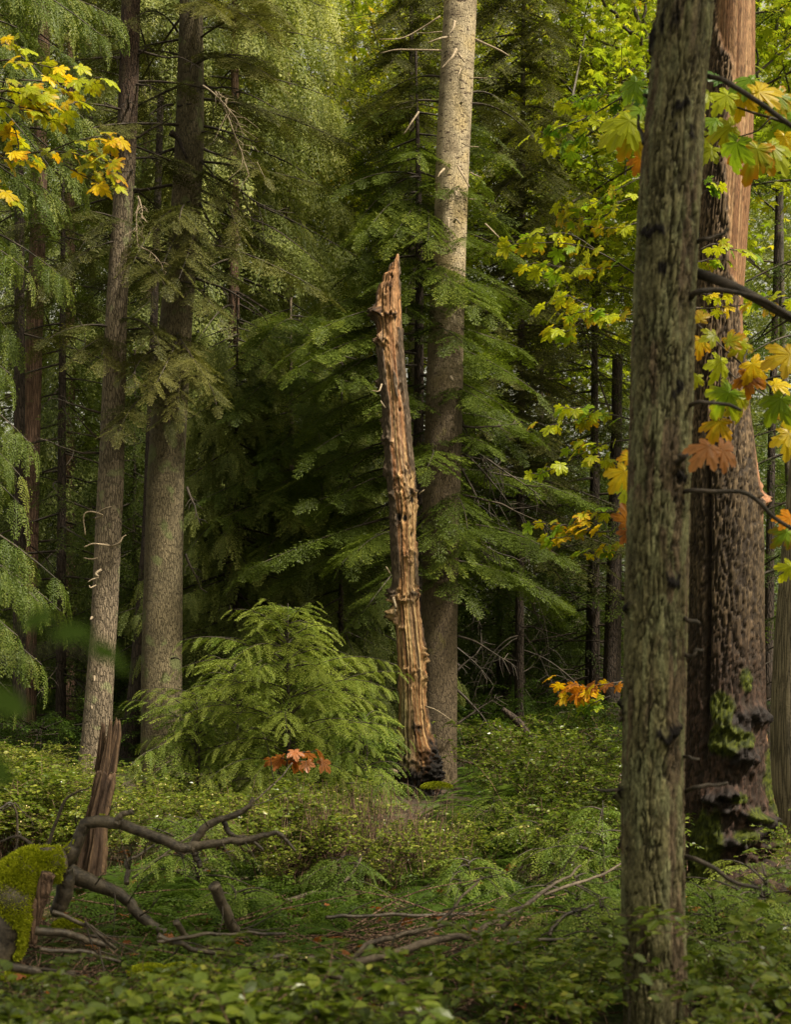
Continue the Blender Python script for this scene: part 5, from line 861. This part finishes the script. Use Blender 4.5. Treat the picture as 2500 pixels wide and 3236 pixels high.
sapling('looser cedar sapling behind the bright one, on the snag side', 1090, 2500, 15.2, 1.5, .9, 46, 88, .64)
sapling('low cedar sapling merging with the foot of the broad grey trunk', 620, 2500, 14.0, 1.05, .95, 46, 82, .58)
sapling('small cedar sapling tucked against the burnt foot of the snag', 1150, 2500, 13.8, .95, .7, 34, 83, .5)
sapling('small feathery cedar seedling in front of the leaning stub', 620, 2700, 9.4, .55, .55, 22, 84, .45, size=.26)
sapling('seedling with ferny fronds beside the old giant\'s hollow', 2420, 2900, 7.6, .40, .45, 20, 85, .45, size=.26)
sapling('seedling with a thin dark stem before the old giant, beside the olive-brown trunk', 2260, 2900, 7.2, .38, .45, 20, 86, .42, size=.26)
for i, (px, d, h, wd) in enumerate([(1900, 9.2, .75, .6), (1760, 9.8, .5, .6), (1600, 8.6, .38, .55), (1480, 9.3, .35, .6), (1250, 8.8, .32, .5), (1080, 9.2, .35, .55), (880, 8.9, .35, .5), (2380, 7.0, .28, .5), (1820, 8.0, .4, .55), (1340, 8.0, .3, .5), (1700, 11.2, .4, .6), (1950, 11.5, .5, .6), (2060, 13, .6, .8), (1560, 12.4, .35, .6), (740, 8.4, .3, .4), (2300, 6.6, .28, .4), (1900, 7.2, .4, .5), (1650, 7.4, .3, .45)]):
    if 800 < px < 1700 and d < 8.95: continue
    sapling('knee-high cedar seedling with flat ferny fronds among the fallen sticks', px, 2800, d, h, wd * .8, int(12 + 10 * wd), 200 + i, .40 + .1 * math.sin(i * 2.1), 'cedar_seedling', 'cedar seedlings on the forest floor', .25, rise=.1)

# ------------------------------------------------------------------ ferns
def fern(px, d, L, nf, seed, tint, label, group=None, dry=False):
    r = np.random.default_rng(seed); b = P(px, HY, d); b[2] = float(gh(b[0], b[1])); root = thing('sword_fern', b, label, 'fern', group); mb = MB()
    a = np.arange(nf) * 2.399 + r.normal(0, .2, nf); x = np.stack([np.cos(a), np.sin(a), r.uniform(-.15, .35, nf)], -1); R = frames(x, A([0, 0, 1.]) + r.normal(0, .12, (nf, 3)), L / .75 * r.uniform(.7, 1.1, nf)); w = r.integers(0, 2, nf)
    for q in (0, 1): mb.tile(FERN[q], (R[w == q], np.tile(b, (int((w == q).sum()), 1)) + A([0, 0, .03])), (tint + r.normal(0, .08, nf))[w == q], 0)
    mb.build('frond', M['fern'], root, False, loc=b)
FG = 'sword ferns scattered over the forest floor'
for i, (px, d, L, nf) in enumerate([(455, 8.8, .62, 16), (520, 8.3, .5, 14), (300, 9.6, .5, 12), (1430, 9.4, .6, 13), (1330, 6.9, .55, 12), (1950, 6.4, .8, 14), (1790, 6.6, .75, 13), (1860, 7.4, .7, 14), (1740, 11.8, .7, 14), (1860, 12.6, .75, 14), (1620, 13.2, .7, 12), (1980, 12.0, .7, 12), (2230, 7.0, .45, 12), (1900, 14.2, .8, 14), (1750, 15, .8, 14), (700, 16.5, .8, 12), (640, 20, .9, 12), (770, 21, .9, 12), (1560, 17, .8, 12), (1830, 18, .9, 12), (2010, 8.6, .6, 12), (1090, 7.2, .42, 11), (2450, 7.2, .6, 12), (2340, 7.6, .4, 12)] + [(1500 + 37 * q_ % 470, 10.5 + (q_ * 1.7) % 7, .75 + .05 * (q_ % 5), 15) for q_ in range(20)]):
    fern(px, d, L, nf, 300 + i, .42 + .12 * math.sin(i * 1.7), 'arching green sword fern growing out of the undergrowth', FG)

# ------------------------------------------------------------------ snowberry thicket (mid) and brush close to the camera
def bush_tpl(seed, h, n_st, leaf, top=.35, spread=.45, arch=.35):
    """one clump: brown stems and oval leaves in pairs on the upper part"""
    r = np.random.default_rng(seed); mb = MB(); Lp, Lx, Lu, Ls, Lt, B = [], [], [], [], [], []
    for i in range(n_st):
        a = r.uniform(0, 6.28); L = h * r.uniform(.7, 1.15); b = A([r.normal(0, .12), r.normal(0, .12), 0]); hd = A([math.cos(a), math.sin(a), 0])
        pts = A([b, b + hd * L * spread * .35 + A([0, 0, L * .5]), b + hd * L * spread + A([0, 0, L * .92]), b + hd * L * (spread + arch) + A([0, 0, L * .95])]); mb.tube(pts, A([.004, .0032, .002, .001]), 3, 1, .4, n=7, cap=False)
        sp = spline(pts, 30)
        subs = [(sp, top)]
        for k in range(4):
            q = sp[int(r.uniform(10, 29))]; e = q + r.normal(0, 1, 3) * A([.16, .16, .07]) * (h / .7) + A([0, 0, .05]); m_ = (q + e) / 2 + A([0, 0, .04]); mb.tube(A([q, m_, e]), A([.002, .0015, .001]), 3, 1, .4, cap=False); subs.append((spline(A([q, m_, e]), 12), .05))
        for path, t0 in subs:
            m = int(len(path) * (1 - t0)); ix = np.arange(len(path) - m, len(path), 1 if len(path) < 20 else 2)
            for j in ix:
                tg = unit(path[min(j + 1, len(path) - 1)] - path[max(j - 1, 0)])
                for s in (-1, 1):
                    if r.random() < .18: continue
                    sd_ = unit(np.cross(tg, A([0, 0, 1.]))); x = tg * .5 + sd_ * s + A([0, 0, r.uniform(-.35, .25)]); Lp.append(path[j]); Lx.append(x); Lu.append(unit(A([0, 0, 1.]) + r.normal(0, .35, 3))); Ls.append(leaf * r.uniform(.4, 1.3)); Lt.append(.5 + r.normal(0, .22))
            if r.random() < .05: B.append(path[-1] + A([0, 0, -.008]))
    mb.tile(OV, (frames(A(Lx), A(Lu), A(Ls)), A(Lp)), A(Lt), 0)
    return np.vstack(mb.V), np.vstack(mb.T), np.concatenate(mb.C), np.concatenate(mb.M), A(B) if B else np.zeros((0, 3))
OCT = (A([[1, 0, 0], [-1, 0, 0], [0, 1, 0], [0, -1, 0], [0, 0, 1], [0, 0, -1]], float), A([[0, 2, 4], [2, 1, 4], [1, 3, 4], [3, 0, 4], [2, 0, 5], [1, 2, 5], [3, 1, 5], [0, 3, 5]]), np.zeros(6))
def thicket(name, label, spots, tpls, mat, seed, tfun, bw=.006):
    r = np.random.default_rng(seed); mb = MB()
    for (x, y, s) in spots:
        V, T, C, Mi, B = tpls[r.integers(len(tpls))]; a = r.uniform(0, 6.28); R = A([[math.cos(a), -math.sin(a), 0], [math.sin(a), math.cos(a), 0], [0, 0, 1]]) * s; o = A([x, y, float(gh(x, y))])
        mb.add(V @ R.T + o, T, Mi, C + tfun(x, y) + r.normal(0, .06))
        if len(B): mb.tile(OCT, (np.tile(np.eye(3) * bw, (len(B), 1, 1)), B @ R.T + o), np.full(len(B), .5), 2)
    o = mb.build(name, [mat, M['bark_red'], M['berry']], None, False, loc=(0, float(np.mean([s[1] for s in spots])), 0)); tag(o, label, kind='stuff'); return o
r = np.random.default_rng(500)
BM = [bush_tpl(s, .62, 8, .040, .38) for s in (1, 2, 3, 4)]; BN = [bush_tpl(s, .5, 7, .048, .25, .6, .5) for s in (5, 6, 7)]
sp = []
for i in range(1150):
    y = r.uniform(9.4, 16.2); x = r.uniform(-.36, .30) * y; px = CX + x / y * F
    if px > 1460 + (y - 10) * 14: continue
    top = np.interp(px, [0, 150, 300, 450, 600, 850, 1000, 1100, 1200, 1330, 1450, 1600, 2000], [2370, 2350, 2420, 2450, 2440, 2470, 2430, 2440, 2530, 2540, 2540, 2560, 2600]) + abs(r.normal(0, 90)) - 15 + 130 * (float(noise(A([px / 130., y * .8, 0.]), 91)) - .35)
    hmax = CZ - (top - HY) / F * y
    if 480 < px < 860 and y < 10.8: continue
    if px < 520 and y < 10.2: continue
    if 1190 < px < 1490 and y > 12.2: hmax = min(hmax, CZ - (2545 - HY) / F * y)
    if hmax > .10: sp.append((x, y, min(hmax, .85) / .78))
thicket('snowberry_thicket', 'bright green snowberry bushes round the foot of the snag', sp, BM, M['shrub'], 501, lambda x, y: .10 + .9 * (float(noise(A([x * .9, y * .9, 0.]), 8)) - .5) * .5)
sp = []
for i in range(260):
    y = r.uniform(10, 20); x = r.uniform(.04, .30) * y; px = CX + x / y * F
    if px < (1600 if y < 15.5 else 1480) or 2100 < px: continue
    if noise(A([x * 1.1, y * .7, 3.]), 5) > .42: sp.append((x, y, r.uniform(.6, 1.25)))
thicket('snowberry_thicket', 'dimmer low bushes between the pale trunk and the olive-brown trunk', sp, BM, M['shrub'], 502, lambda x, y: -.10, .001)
sp = []
for i in range(230):
    y = r.uniform(3.8, 6.6); x = r.uniform(-.33, .33) * y; px = CX + x / y * F; lim = np.interp(px, [0, 300, 700, 1100, 1400, 1700, 2000, 2500], [5.9, 6.2, 6.6, 6.0, 5.4, 5.8, 5.2, 5.2])
    if y > lim or abs(px - 2070) < (100 + .45 * F / y if y < 5.7 else 150): continue
    hz = CZ - (np.interp(px, [0, 250, 500, 800, 1100, 1350, 1600, 1900, 2250, 2500], [3060, 3090, 2970, 2960, 3110, 3180, 3020, 2980, 3120, 3020]) + r.uniform(-60, 190) - HY) / F * y
    sp.append((x, y, max(.25, hz / .66)))
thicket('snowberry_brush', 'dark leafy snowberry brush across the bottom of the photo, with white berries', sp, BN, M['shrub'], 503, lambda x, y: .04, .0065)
sp = [(P(px, 0, d)[0], d, s) for px, d, s in [(2520, 4.6, 1.1), (2480, 4.9, .9), (2560, 5.0, 1.15), (1800, 6.2, .7), (1650, 5.2, .95), (1720, 5.6, .9), (1560, 5.4, .9), (1880, 6.4, .6), (2330, 6.2, .6)]]
thicket('snowberry_brush', 'taller leafy snowberry shoots at the foot of the olive-brown trunk', sp, BN, M['shrub'], 504, lambda x, y: 0., .0065)

root = thing('leafy_shoot', P(1990, 3260, 4.2), 'few soft green leaves on a thin shoot in front of the olive-brown trunk foot', 'leafy shoot'); mb = MB(); mb.tube([P(1970, 3400, 4.2), P(1990, 3200, 4.2), P(1975, 3060, 4.2), P(1990, 2990, 4.2)], A([.002, .0016, .0012, .0008]), 4, n=10); mb.tube([P(1980, 3060, 4.2), P(2030, 3110, 4.17), P(2060, 3150, 4.15)], A([.0012, .001, .0007]), 4); mb.build('stem', M['twig'], root, loc=root.location)
for (a, b, sz_, q_) in [(1990, 2985, 52, 2.6), (1975, 3035, 58, 3.5), (2000, 3020, 56, -.4), (2020, 3080, 66, -.6), (2050, 3150, 44, -.2), (1965, 3090, 44, 2.8)]:
    mb = MB(); mb.tile(OV, (frames(A([[math.cos(q_), .3, math.sin(q_)]]), A([[.1, -.6, .8]]), A([sz_ / F * 4.2])), A([P(a, b, 4.18)])), A([.55]), 0); mb.build('leaf', M['shrub'], root, loc=root.location)
sp = []
for i in range(420):
    y = r.uniform(5, 17); x = (r.uniform(.30, .62) if i % 2 else -r.uniform(.38, .66)) * y
    sp.append((x, y, r.uniform(.4, .9)))
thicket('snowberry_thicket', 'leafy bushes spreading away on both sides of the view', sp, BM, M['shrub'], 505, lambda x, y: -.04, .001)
# out-of-focus twig of leaves hanging very near the camera
root = thing('near_leaf_twig', P(-60, 2150, .95), 'blurred dark green leaves hanging very close at the photo edge', 'leafy twig'); mb = MB(); mb.tube([P(-200, 2150, .95), P(0, 2090, .95), P(180, 2050, .95), P(330, 2090, .95)], A([.0016, .0013, .001, .0006]), 5, n=12); mb.build('twig', M['twig'], root, loc=root.location)
mb = MB(); lf = [(150, 2010, 150, .1), (270, 2030, 130, -.5), (60, 1990, 130, .5), (-60, 2180, 170, -.5), (-70, 2380, 150, -.8), (360, 2080, 70, -.9)]
M['dull'] = leafmat('dull_soft_leaf', [(0, (.02, .045, .012)), (1, (.03, .06, .016))], .3, .9, spec=.05)  # dull dark green leaf colour with low gloss
for (a, b, sz_, q_) in lf:
    mb = MB(); mb.tile(OV, (frames(A([[math.cos(q_), .2, math.sin(q_)]]), A([[.1, -.8, .6]]), A([sz_ / F * .95])), A([P(a, b, .95)])), A([.5]), 0); mb.build('leaf', M['dull'], root, loc=root.location)

# ================================================================== FALLEN WOOD
def moss_tufts(root, path, rad, seed, n, tmin=0, tmax=1, ang=(20, 160), ln=.035):
    """short moss shoots over the upper side of a limb"""
    r = np.random.default_rng(seed); pts = A(path); m = len(pts); t = r.uniform(tmin, tmax, n) * (m - 1); q = np.stack([np.interp(t, np.arange(m), pts[:, k]) for k in range(3)], -1); rr = np.interp(t, np.arange(m), rad)
    g = unit(np.gradient(pts, axis=0)); tg = np.stack([np.interp(t, np.arange(m), g[:, k]) for k in range(3)], -1); a = unit(np.cross(tg, A([0, 0, 1.]))); b = np.cross(a, tg); b = b * np.sign(b[:, 2:3]); th = np.radians(r.uniform(*ang, n))
    s = unit(np.cross(A([0, 1., 0]), tg)); nrm = a * np.cos(th)[:, None] + b * np.sin(th)[:, None]; keep = fbm((q + nrm * rr[:, None]) * 6, 90, 3) > .43
    p = q + nrm * rr[:, None] * .97; d = unit(nrm + r.normal(0, .5, (n, 3)) + A([0, 0, -.2])); V, T, ti = slivers(p[keep], d[keep], r.uniform(.5, 1.2, keep.sum()) * ln, np.full(keep.sum(), ln * .4), unit(r.normal(0, 1, (keep.sum(), 3))), np.clip(.55 + r.normal(0, .2, keep.sum()), 0, 1))
    mb = MB(); mb.add(V, T, 0, ti); mb.build('moss', M['moss'], root, False, loc=root.location)
M['moss'] = leafmat('bright_moss', [(0, (.09, .12, .008)), (.5, (.25, .34, .025)), (1, (.46, .56, .07))], .4, .8)
def limb(root, pl, d, widths, seed, mat='mossbranch', name='limb', dd=0, sides=14, wob=.012, n=None):
    pts = [P(a, b, d + dd * i) for i, (a, b) in enumerate(pl)]; w_ = np.interp(np.linspace(0, 1, len(pl)), np.linspace(0, 1, len(widths)), widths); K = d / F; n = n or len(pl) * 8
    m = len(pts); u = np.linspace(0, m - 1, n); rad = np.interp(u, np.arange(m), w_ * K / 2); q = spline(pts, n); mb = MB(); mb.tube(q, rad * (1 + .10 * (noise(np.stack([u * 1.3, u * 0, u * 0], -1), seed) - .5) * 2), sides, wob=wob, seed=seed); mb.build(name, M[mat] if isinstance(mat, str) else mat, root, loc=root.location); return q, rad
D = 7.4
root = thing('mossy_fallen_tree', P(60, 2900, D), 'wet fallen tree with bright green moss, its forked limbs reaching in from the lower corner', 'fallen tree')
q, rd = limb(root, [(-120, 3130), (-40, 3010), (20, 2880), (60, 2780), (110, 2735), (185, 2735)], 7.2, [230, 190, 165, 120, 105], 1, name='trunk', dd=.06, sides=28, wob=.03, n=60)
moss_tufts(root, q, rd, 11, 42000, .10, .66, (-60, 200), .030); moss_tufts(root, q, rd, 12, 9000, .62, 1, (-70, 130), .026)
q2, rd2 = limb(root, [(160, 2735), (200, 2715), (237, 2680), (255, 2630), (275, 2602), (330, 2598), (368, 2603), (405, 2612), (480, 2640), (560, 2672), (603, 2682)], 7.6, [84, 48, 36, 34, 38, 34, 32, 28], 2, sides=16)
limb(root, [(600, 2682), (640, 2668), (700, 2660), (770, 2656), (830, 2640), (872, 2630)], 7.7, [34, 24, 22, 16], 3); limb(root, [(366, 2602), (378, 2580), (400, 2570), (420, 2565)], 7.55, [26, 18, 16], 4)
limb(root, [(604, 2680), (625, 2640), (655, 2610), (700, 2588), (750, 2572), (783, 2552), (800, 2520)], 7.75, [30, 24, 20, 10], 5); limb(root, [(705, 2588), (722, 2625), (745, 2642), (790, 2652), (830, 2690)], 7.8, [18, 14, 9], 6); limb(root, [(612, 2684), (622, 2715), (638, 2742)], 7.7, [22, 14], 7)
limb(root, [(870, 2628), (900, 2650), (935, 2690)], 7.7, [16, 9], 8); limb(root, [(140, 2700), (175, 2600), (205, 2530), (232, 2508), (280, 2488)], 7.7, [16, 10, 8, 5], 9, 'twig')
q3, rd3 = limb(root, [(190, 2740), (235, 2765), (300, 2795), (360, 2820), (405, 2850), (440, 2895), (490, 2930), (560, 2965)], 7.9, [60, 46, 40, 34, 30], 10, dd=-.02, sides=16); limb(root, [(195, 2750), (205, 2800), (190, 2860), (175, 2880)], 7.6, [60, 50, 40], 12)
moss_tufts(root, q2, rd2, 13, 3500, 0, .5, (20, 160), .018); limb(root, [(118, 2715), (90, 2660), (50, 2645), (0, 2660)], 7.5, [16, 12, 10, 7], 11, 'twig')
limb(root, [(150, 2760), (130, 2830), (110, 2880), (100, 2980)], 7.3, [50, 40, 46, 30], 14, 'bark_red')
for k, (a, b, e, f_) in enumerate([(255, 2630, 215, 2560), (330, 2600, 345, 2560), (480, 2640, 520, 2600), (560, 2672, 590, 2740), (700, 2660, 730, 2700), (655, 2610, 640, 2570), (300, 2795, 330, 2750), (405, 2850, 420, 2780), (440, 2895, 500, 2850), (110, 2735, 60, 2680), (60, 2780, 70, 2700), (770, 2656, 800, 2700), (360, 2820, 350, 2890)]):
    mb = MB(); v = P(e, f_, 7.6) - P(a, b, 7.7); twiggy(mb, P(a, b, 7.68), v, np.linalg.norm(v) * 1.6, .0055, 1700 + k, 0, .05, 5, 4, .5); mb.build('twig', M['twig'], root, loc=root.location)
# moss pads
for (px, py, d, w_) in [(215, 2925, 7.6, 45), (470, 3075, 6.4, 60), (570, 3070, 6.5, 55), (650, 3110, 6.3, 60), (80, 3090, 6.6, 70), (1380, 2490, 14.6, 50), (1700, 2480, 18, 60)]:
    c = P(px, py, d); r_ = w_ / F * d / 2 * 1.3; root = thing('moss_clump', c, 'x', 'moss clump'); r = np.random.default_rng(px); n = 2600; a = r.normal(0, 1, (n, 3)); a = unit(a); a[:, 2] = np.abs(a[:, 2]); p = c + a * A([r_ * 1.5, r_, r_ * .5]); V, T, ti = slivers(p, a + r.normal(0, .5, (n, 3)), np.full(n, .02), np.full(n, .009), unit(r.normal(0, 1, (n, 3))), np.clip(.4 + r.normal(0, .2, n), 0, 1))
    mb = MB(); mb.add(V, T, 0, ti); mb.build('tuft', M['moss'], root, False, loc=c)
    root['label'] = {215: 'small round bright moss clump under the mossy fallen tree', 470: 'yellow-green moss pad low among the near brush', 570: 'moss pad touching the near dark stick', 650: 'dim moss pad below the near dark stick', 80: 'brownish moss clump in the lower corner brush', 1380: 'moss clump at the burnt foot of the snag', 1700: 'moss clump far back by the fallen log'}[px]

# splintered stump
def stump():
    d = 9.2; K = d / F; root = thing('splintered_stump', P(288, 2775, d), 'tall thin splintered brown stump leaning before the furrowed trunk', 'stump')
    def shard(l, name, seed, dy=0):
        py = A([p[0] for p in l], float); L = A([p[1] for p in l], float); R = A([p[2] for p in l], float); z = np.arange(CZ + (HY - py[0]) * K, CZ + (HY - py[-1]) * K, .012); q = HY - (z - CZ) / K; o = np.argsort(py); l_ = np.interp(q, py[o], L[o]); r_ = np.interp(q, py[o], R[o])
        cx = ((l_ + r_) / 2 - CX) * K; rad = (r_ - l_) / 2 * K; th = np.arange(64) / 64 * 2 * math.pi; c, s = np.cos(th), np.sin(th); p3 = np.stack([c[None] * 3 + 0 * z[:, None], s[None] * 3 + 0 * z[:, None], z[:, None] * .8 + 0 * c[None]], -1)
        g = ridge(p3, seed, 3); f = ridge(p3 * A([3, 3, 1]), seed + 5, 3); rr = rad[:, None] * (1.05 - .55 * smooth(.6, .95, g)) + .01 * f - .004; V = np.stack([cx[:, None] + c[None] * rr, d + dy + s[None] * rr * .8, z[:, None] + 0 * rr], -1)
        tp = np.exp(-(z[-1] - z) / .25)[:, None]; V[..., 2] -= tp * (.30 * noise(np.stack([c * 2.5, s * 2.5, c * 0], -1), seed)[None]) * (rad[:, None] / rad.max())
        cb = mixc(A([.055, .034, .02]) + 0 * V, A([.115, .072, .04]), smooth(.4, .65, fbm(p3 * A([3, 3, .6]), 9, 3))); C = mixc(cb, A([.03, .018, .012]), smooth(.62, .92, g) * .95); C = mixc(C, A([.03, .018, .012]), smooth(.5, .65, fbm(p3 * A([1, 1, 2]), 12, 3)) * .7)
        n = len(z); mb = MB(); Vf = np.vstack([V.reshape(-1, 3), V[-1].mean(0)]); e = (n - 1) * 64; j = np.arange(64); mb.add(Vf, np.vstack([tube_faces(n, 64), np.stack([e + j, e + (j + 1) % 64, np.full(64, n * 64)], -1)])); mb.build(name, M['wood'], root, col=np.vstack([C.reshape(-1, 3), [[.1, .06, .03]]]), loc=root.location)
    shard([(2800, 232, 340), (2760, 240, 330), (2700, 252, 335), (2660, 262, 338), (2620, 266, 338), (2560, 270, 342), (2500, 285, 352), (2450, 292, 362), (2400, 302, 366)], 'foot', 3)
    shard([(2420, 322, 366), (2380, 332, 370), (2330, 345, 375), (2290, 356, 381), (2270, 364, 380), (2256, 368, 376)], 'splinter', 5); shard([(2420, 296, 330), (2380, 304, 334), (2340, 308, 332), (2300, 313, 328), (2270, 319, 326)], 'splinter', 7, .03); shard([(2500, 300, 330), (2400, 322, 345), (2330, 338, 350), (2262, 348, 354)], 'splinter', 9, -.02)
stump()

# sticks and fallen branches, one object each
S = [('long thin dark stick lying nearly level under the pair of forked branches', 8.6, [(1028, 2903), (1098, 2895), (1250, 2892), (1440, 2890), (1560, 2885), (1660, 2868)], [11, 10, 6]),
 ('forked grey-brown branch, upper of the crossing pair, its tip rising up and right', 7.6, [(1108, 3036), (1173, 2980), (1243, 2963), (1333, 2938), (1403, 2900), (1467, 2830), (1520, 2780)], [14, 15, 10, 6]),
 ('thickest forked branch lying in the middle of the brush, pale in its centre', 7.2, [(1118, 3042), (1227, 3018), (1333, 2985), (1440, 2958), (1493, 2958), (1573, 2900), (1660, 2862)], [22, 22, 16, 9]),
 ('wet dark branch arching above the near brush below the forked pair', 6.4, [(800, 3062), (853, 3030), (960, 3028), (1040, 3040), (1088, 3072), (1142, 3112)], [20, 18, 14, 10]),
 ('short bent branch linking the forked pair', 7.5, [(1243, 2960), (1333, 2936), (1419, 2920), (1466, 2928), (1515, 2950)], [13, 10]),
 ('reddish curved stick over the brown bare stems', 9.0, [(905, 2848), (976, 2826), (1056, 2815), (1110, 2760), (1142, 2712)], [13, 11, 7]),
 ('straight stick crossing low in the near brush', 6.6, [(1205, 3088), (1280, 3122), (1333, 3158), (1387, 3200), (1420, 3230)], [12, 9]),
 ('thin branch fork reaching toward the cedar seedlings beside the olive-brown trunk', 8.2, [(1590, 2935), (1658, 2868), (1723, 2812), (1776, 2782), (1835, 2735)], [15, 11, 6]),
 ('thin twig curving over the seedling tips near the olive-brown trunk', 8.3, [(1722, 2825), (1813, 2793), (1900, 2765), (1970, 2728)], [10, 6]),
 ('slender stick leaning up through the ferns', 7.6, [(1735, 2955), (1770, 2908), (1812, 2882), (1880, 2862)], [11, 7]),
 ('reddish stick lying level before the ferns', 7.4, [(1600, 2985), (1700, 2970), (1790, 2972), (1900, 2955)], [11, 9]),
 ('long dark root-like branch beneath the mossy fallen tree', 7.3, [(110, 2940), (213, 2952), (267, 2970), (330, 2985)], [22, 16]),
 ('reddish log end lying left in the near brush', 6.6, [(0, 3050), (107, 3070), (180, 3080), (229, 3083)], [26, 24]),
 ('thin purple-brown stick slanting down from the mossy tree', 7.2, [(165, 2880), (261, 2920), (310, 2955), (362, 3000)], [12, 9]),
 ('long level stick behind the near brush tips', 7.0, [(496, 2978), (640, 2955), (760, 2950), (900, 2948)], [12, 9]),
 ('thick wet black stick over the yellow-green moss pad', 6.5, [(595, 3100), (667, 3082), (736, 3076), (827, 3088)], [26, 22]),
 ('dark branch half sunk in leaves behind the moss pad', 7.0, [(500, 2960), (570, 2985), (650, 3010), (740, 3020)], [18, 14]),
 ('upright broken branch stub with a cut end', 8.0, [(678, 2800), (700, 2850), (722, 2905), (745, 2945)], [34, 26]),
 ('short splintered stick with an orange broken tip', 7.6, [(555, 2915), (575, 2945), (590, 2965)], [20, 14]),
 ('thin straight grey stalk slanting up to the rust maple leaves', 9.0, [(413, 2780), (560, 2670), (760, 2560), (860, 2480), (925, 2410)], [6, 4]),
 ('crooked brown stem rising beside the fern', 8.2, [(398, 2790), (403, 2750), (402, 2720), (440, 2700), (485, 2670)], [16, 9, 6]),
 ('mossy old log lying in shade beyond the ferns', 19.0, [(1790, 2350), (1880, 2362), (1960, 2380)], [14, 12]),
 ('moss-covered leaning limb in the shade under the orange maple spray', 17.0, [(1590, 2240), (1640, 2285), (1690, 2350), (1760, 2410), (1850, 2460)], [14, 24, 22, 14]),
 ('thin reddish stick dropping behind the near brush', 7.1, [(130, 3000), (220, 3005), (300, 3020), (380, 3040)], [14, 10]),
 ('grey stick half buried under leaves in the lower centre', 6.5, [(1000, 3060), (1100, 3110), (1180, 3150)], [18, 14]),
 ('dead twig standing among the bushes at the photo edge', 9.4, [(-10, 2560), (40, 2540), (52, 2640), (40, 2720)], [7, 5])]
for q, (lb, d, pl, ws) in enumerate(S):
    d = d * (.93 if 6.5 < d < 8.7 else 1); ws = [w_ * 1.2 for w_ in ws]
    root = thing('fallen_branch', P(*pl[0], d), lb, 'branch'); limb(root, pl, d, ws, 700 + q, ('drystick' if q in (1, 2, 4, 5, 7, 8) else 'mossbranch') if q not in (21, 22) else 'bark_dark', 'stick', sides=8, wob=.015, dd=.05)
    rr_ = np.random.default_rng(700 + q); pts = [P(a, b, d) for a, b in pl]
    if len(pl) > 3:
        for k in range(3):
            i = rr_.integers(1, len(pl) - 1); mb = MB(); v = unit(pts[i + 1] - pts[i]) + rr_.normal(0, .5, 3); twiggy(mb, pts[i] + A([0, .05 * i, 0]), v, rr_.uniform(.15, .45), .0045, 900 + q * 5 + k, 0, .1, 3, 4); mb.build('twig', M['twig'], root, loc=root.location)
# tangle of bare stems in the dark gap of the thicket
r = np.random.default_rng(41); mb = MB()
for i in range(420):
    px = r.normal(1130, 150); d = r.uniform(9.6, 10.8); b = P(px, HY, d); b[2] = float(gh(b[0], b[1])); h = r.uniform(.35, .7); e = b + A([r.normal(0, .12), r.normal(0, .1), h]); mb.tube(A([b, (b + e) / 2 + r.normal(0, .03, 3), e]), A([.004, .003, .0015]), 3, cap=False)
for i in range(1100):
    px = r.uniform(0, 1900); d = r.uniform(6.2, 9.2); b = P(px, HY, d); b[2] = float(gh(b[0], b[1])) + .02; a = r.uniform(0, 3.14); L = r.uniform(.15, .5); mb.tube(A([b, b + A([math.cos(a) * L, math.sin(a) * L, r.uniform(.0, .12)])]), A([.006, .003]), 4, cap=False)
for i in range(70):
    px = r.uniform(250, 1950); d = r.uniform(6.3, 9.0); b = P(px, HY, d); b[2] = float(gh(b[0], b[1])) + r.uniform(.03, .12); a = r.normal(0, .5) + (math.pi if r.random() < .5 else 0); L = r.uniform(.5, 1.3); v = A([math.cos(a) * L, math.sin(a) * L, r.uniform(-.02, .22)]); mb.tube(A([b, b + v * .5 + r.normal(0, .03, 3), b + v]), A([.007, .005, .002]), 5, n=8, cap=False)
o = mb.build('dead_stems', M['bark_red'], None, loc=(0, 10, 0)); tag(o, 'tangle of thin bare brown stems under the bushes', kind='stuff')
# fallen leaves
L = newL(); r = np.random.default_rng(77); n = 330; y = r.uniform(6, 12, n); x = r.uniform(-.3, .3, n) * y; put_leaves(L, np.stack([x, y, gh(x, y) + r.uniform(.01, .16, n)], -1), r.uniform(.03, .075, n), r.uniform(0, 6.28, n), r.uniform(-.4, .5, n), r.normal(0, .4, n), 'rust', 7)
mb = MB(); mb.add(np.vstack(L['V']), np.vstack(L['T'])); o = mb.build('fallen_leaves', M['mapleleaf'], None, False, col=np.clip(np.vstack(L['C']), 0, 1), loc=(0, 10, 0)); tag(o, 'rust-brown maple leaves fallen on the forest floor', kind='stuff')
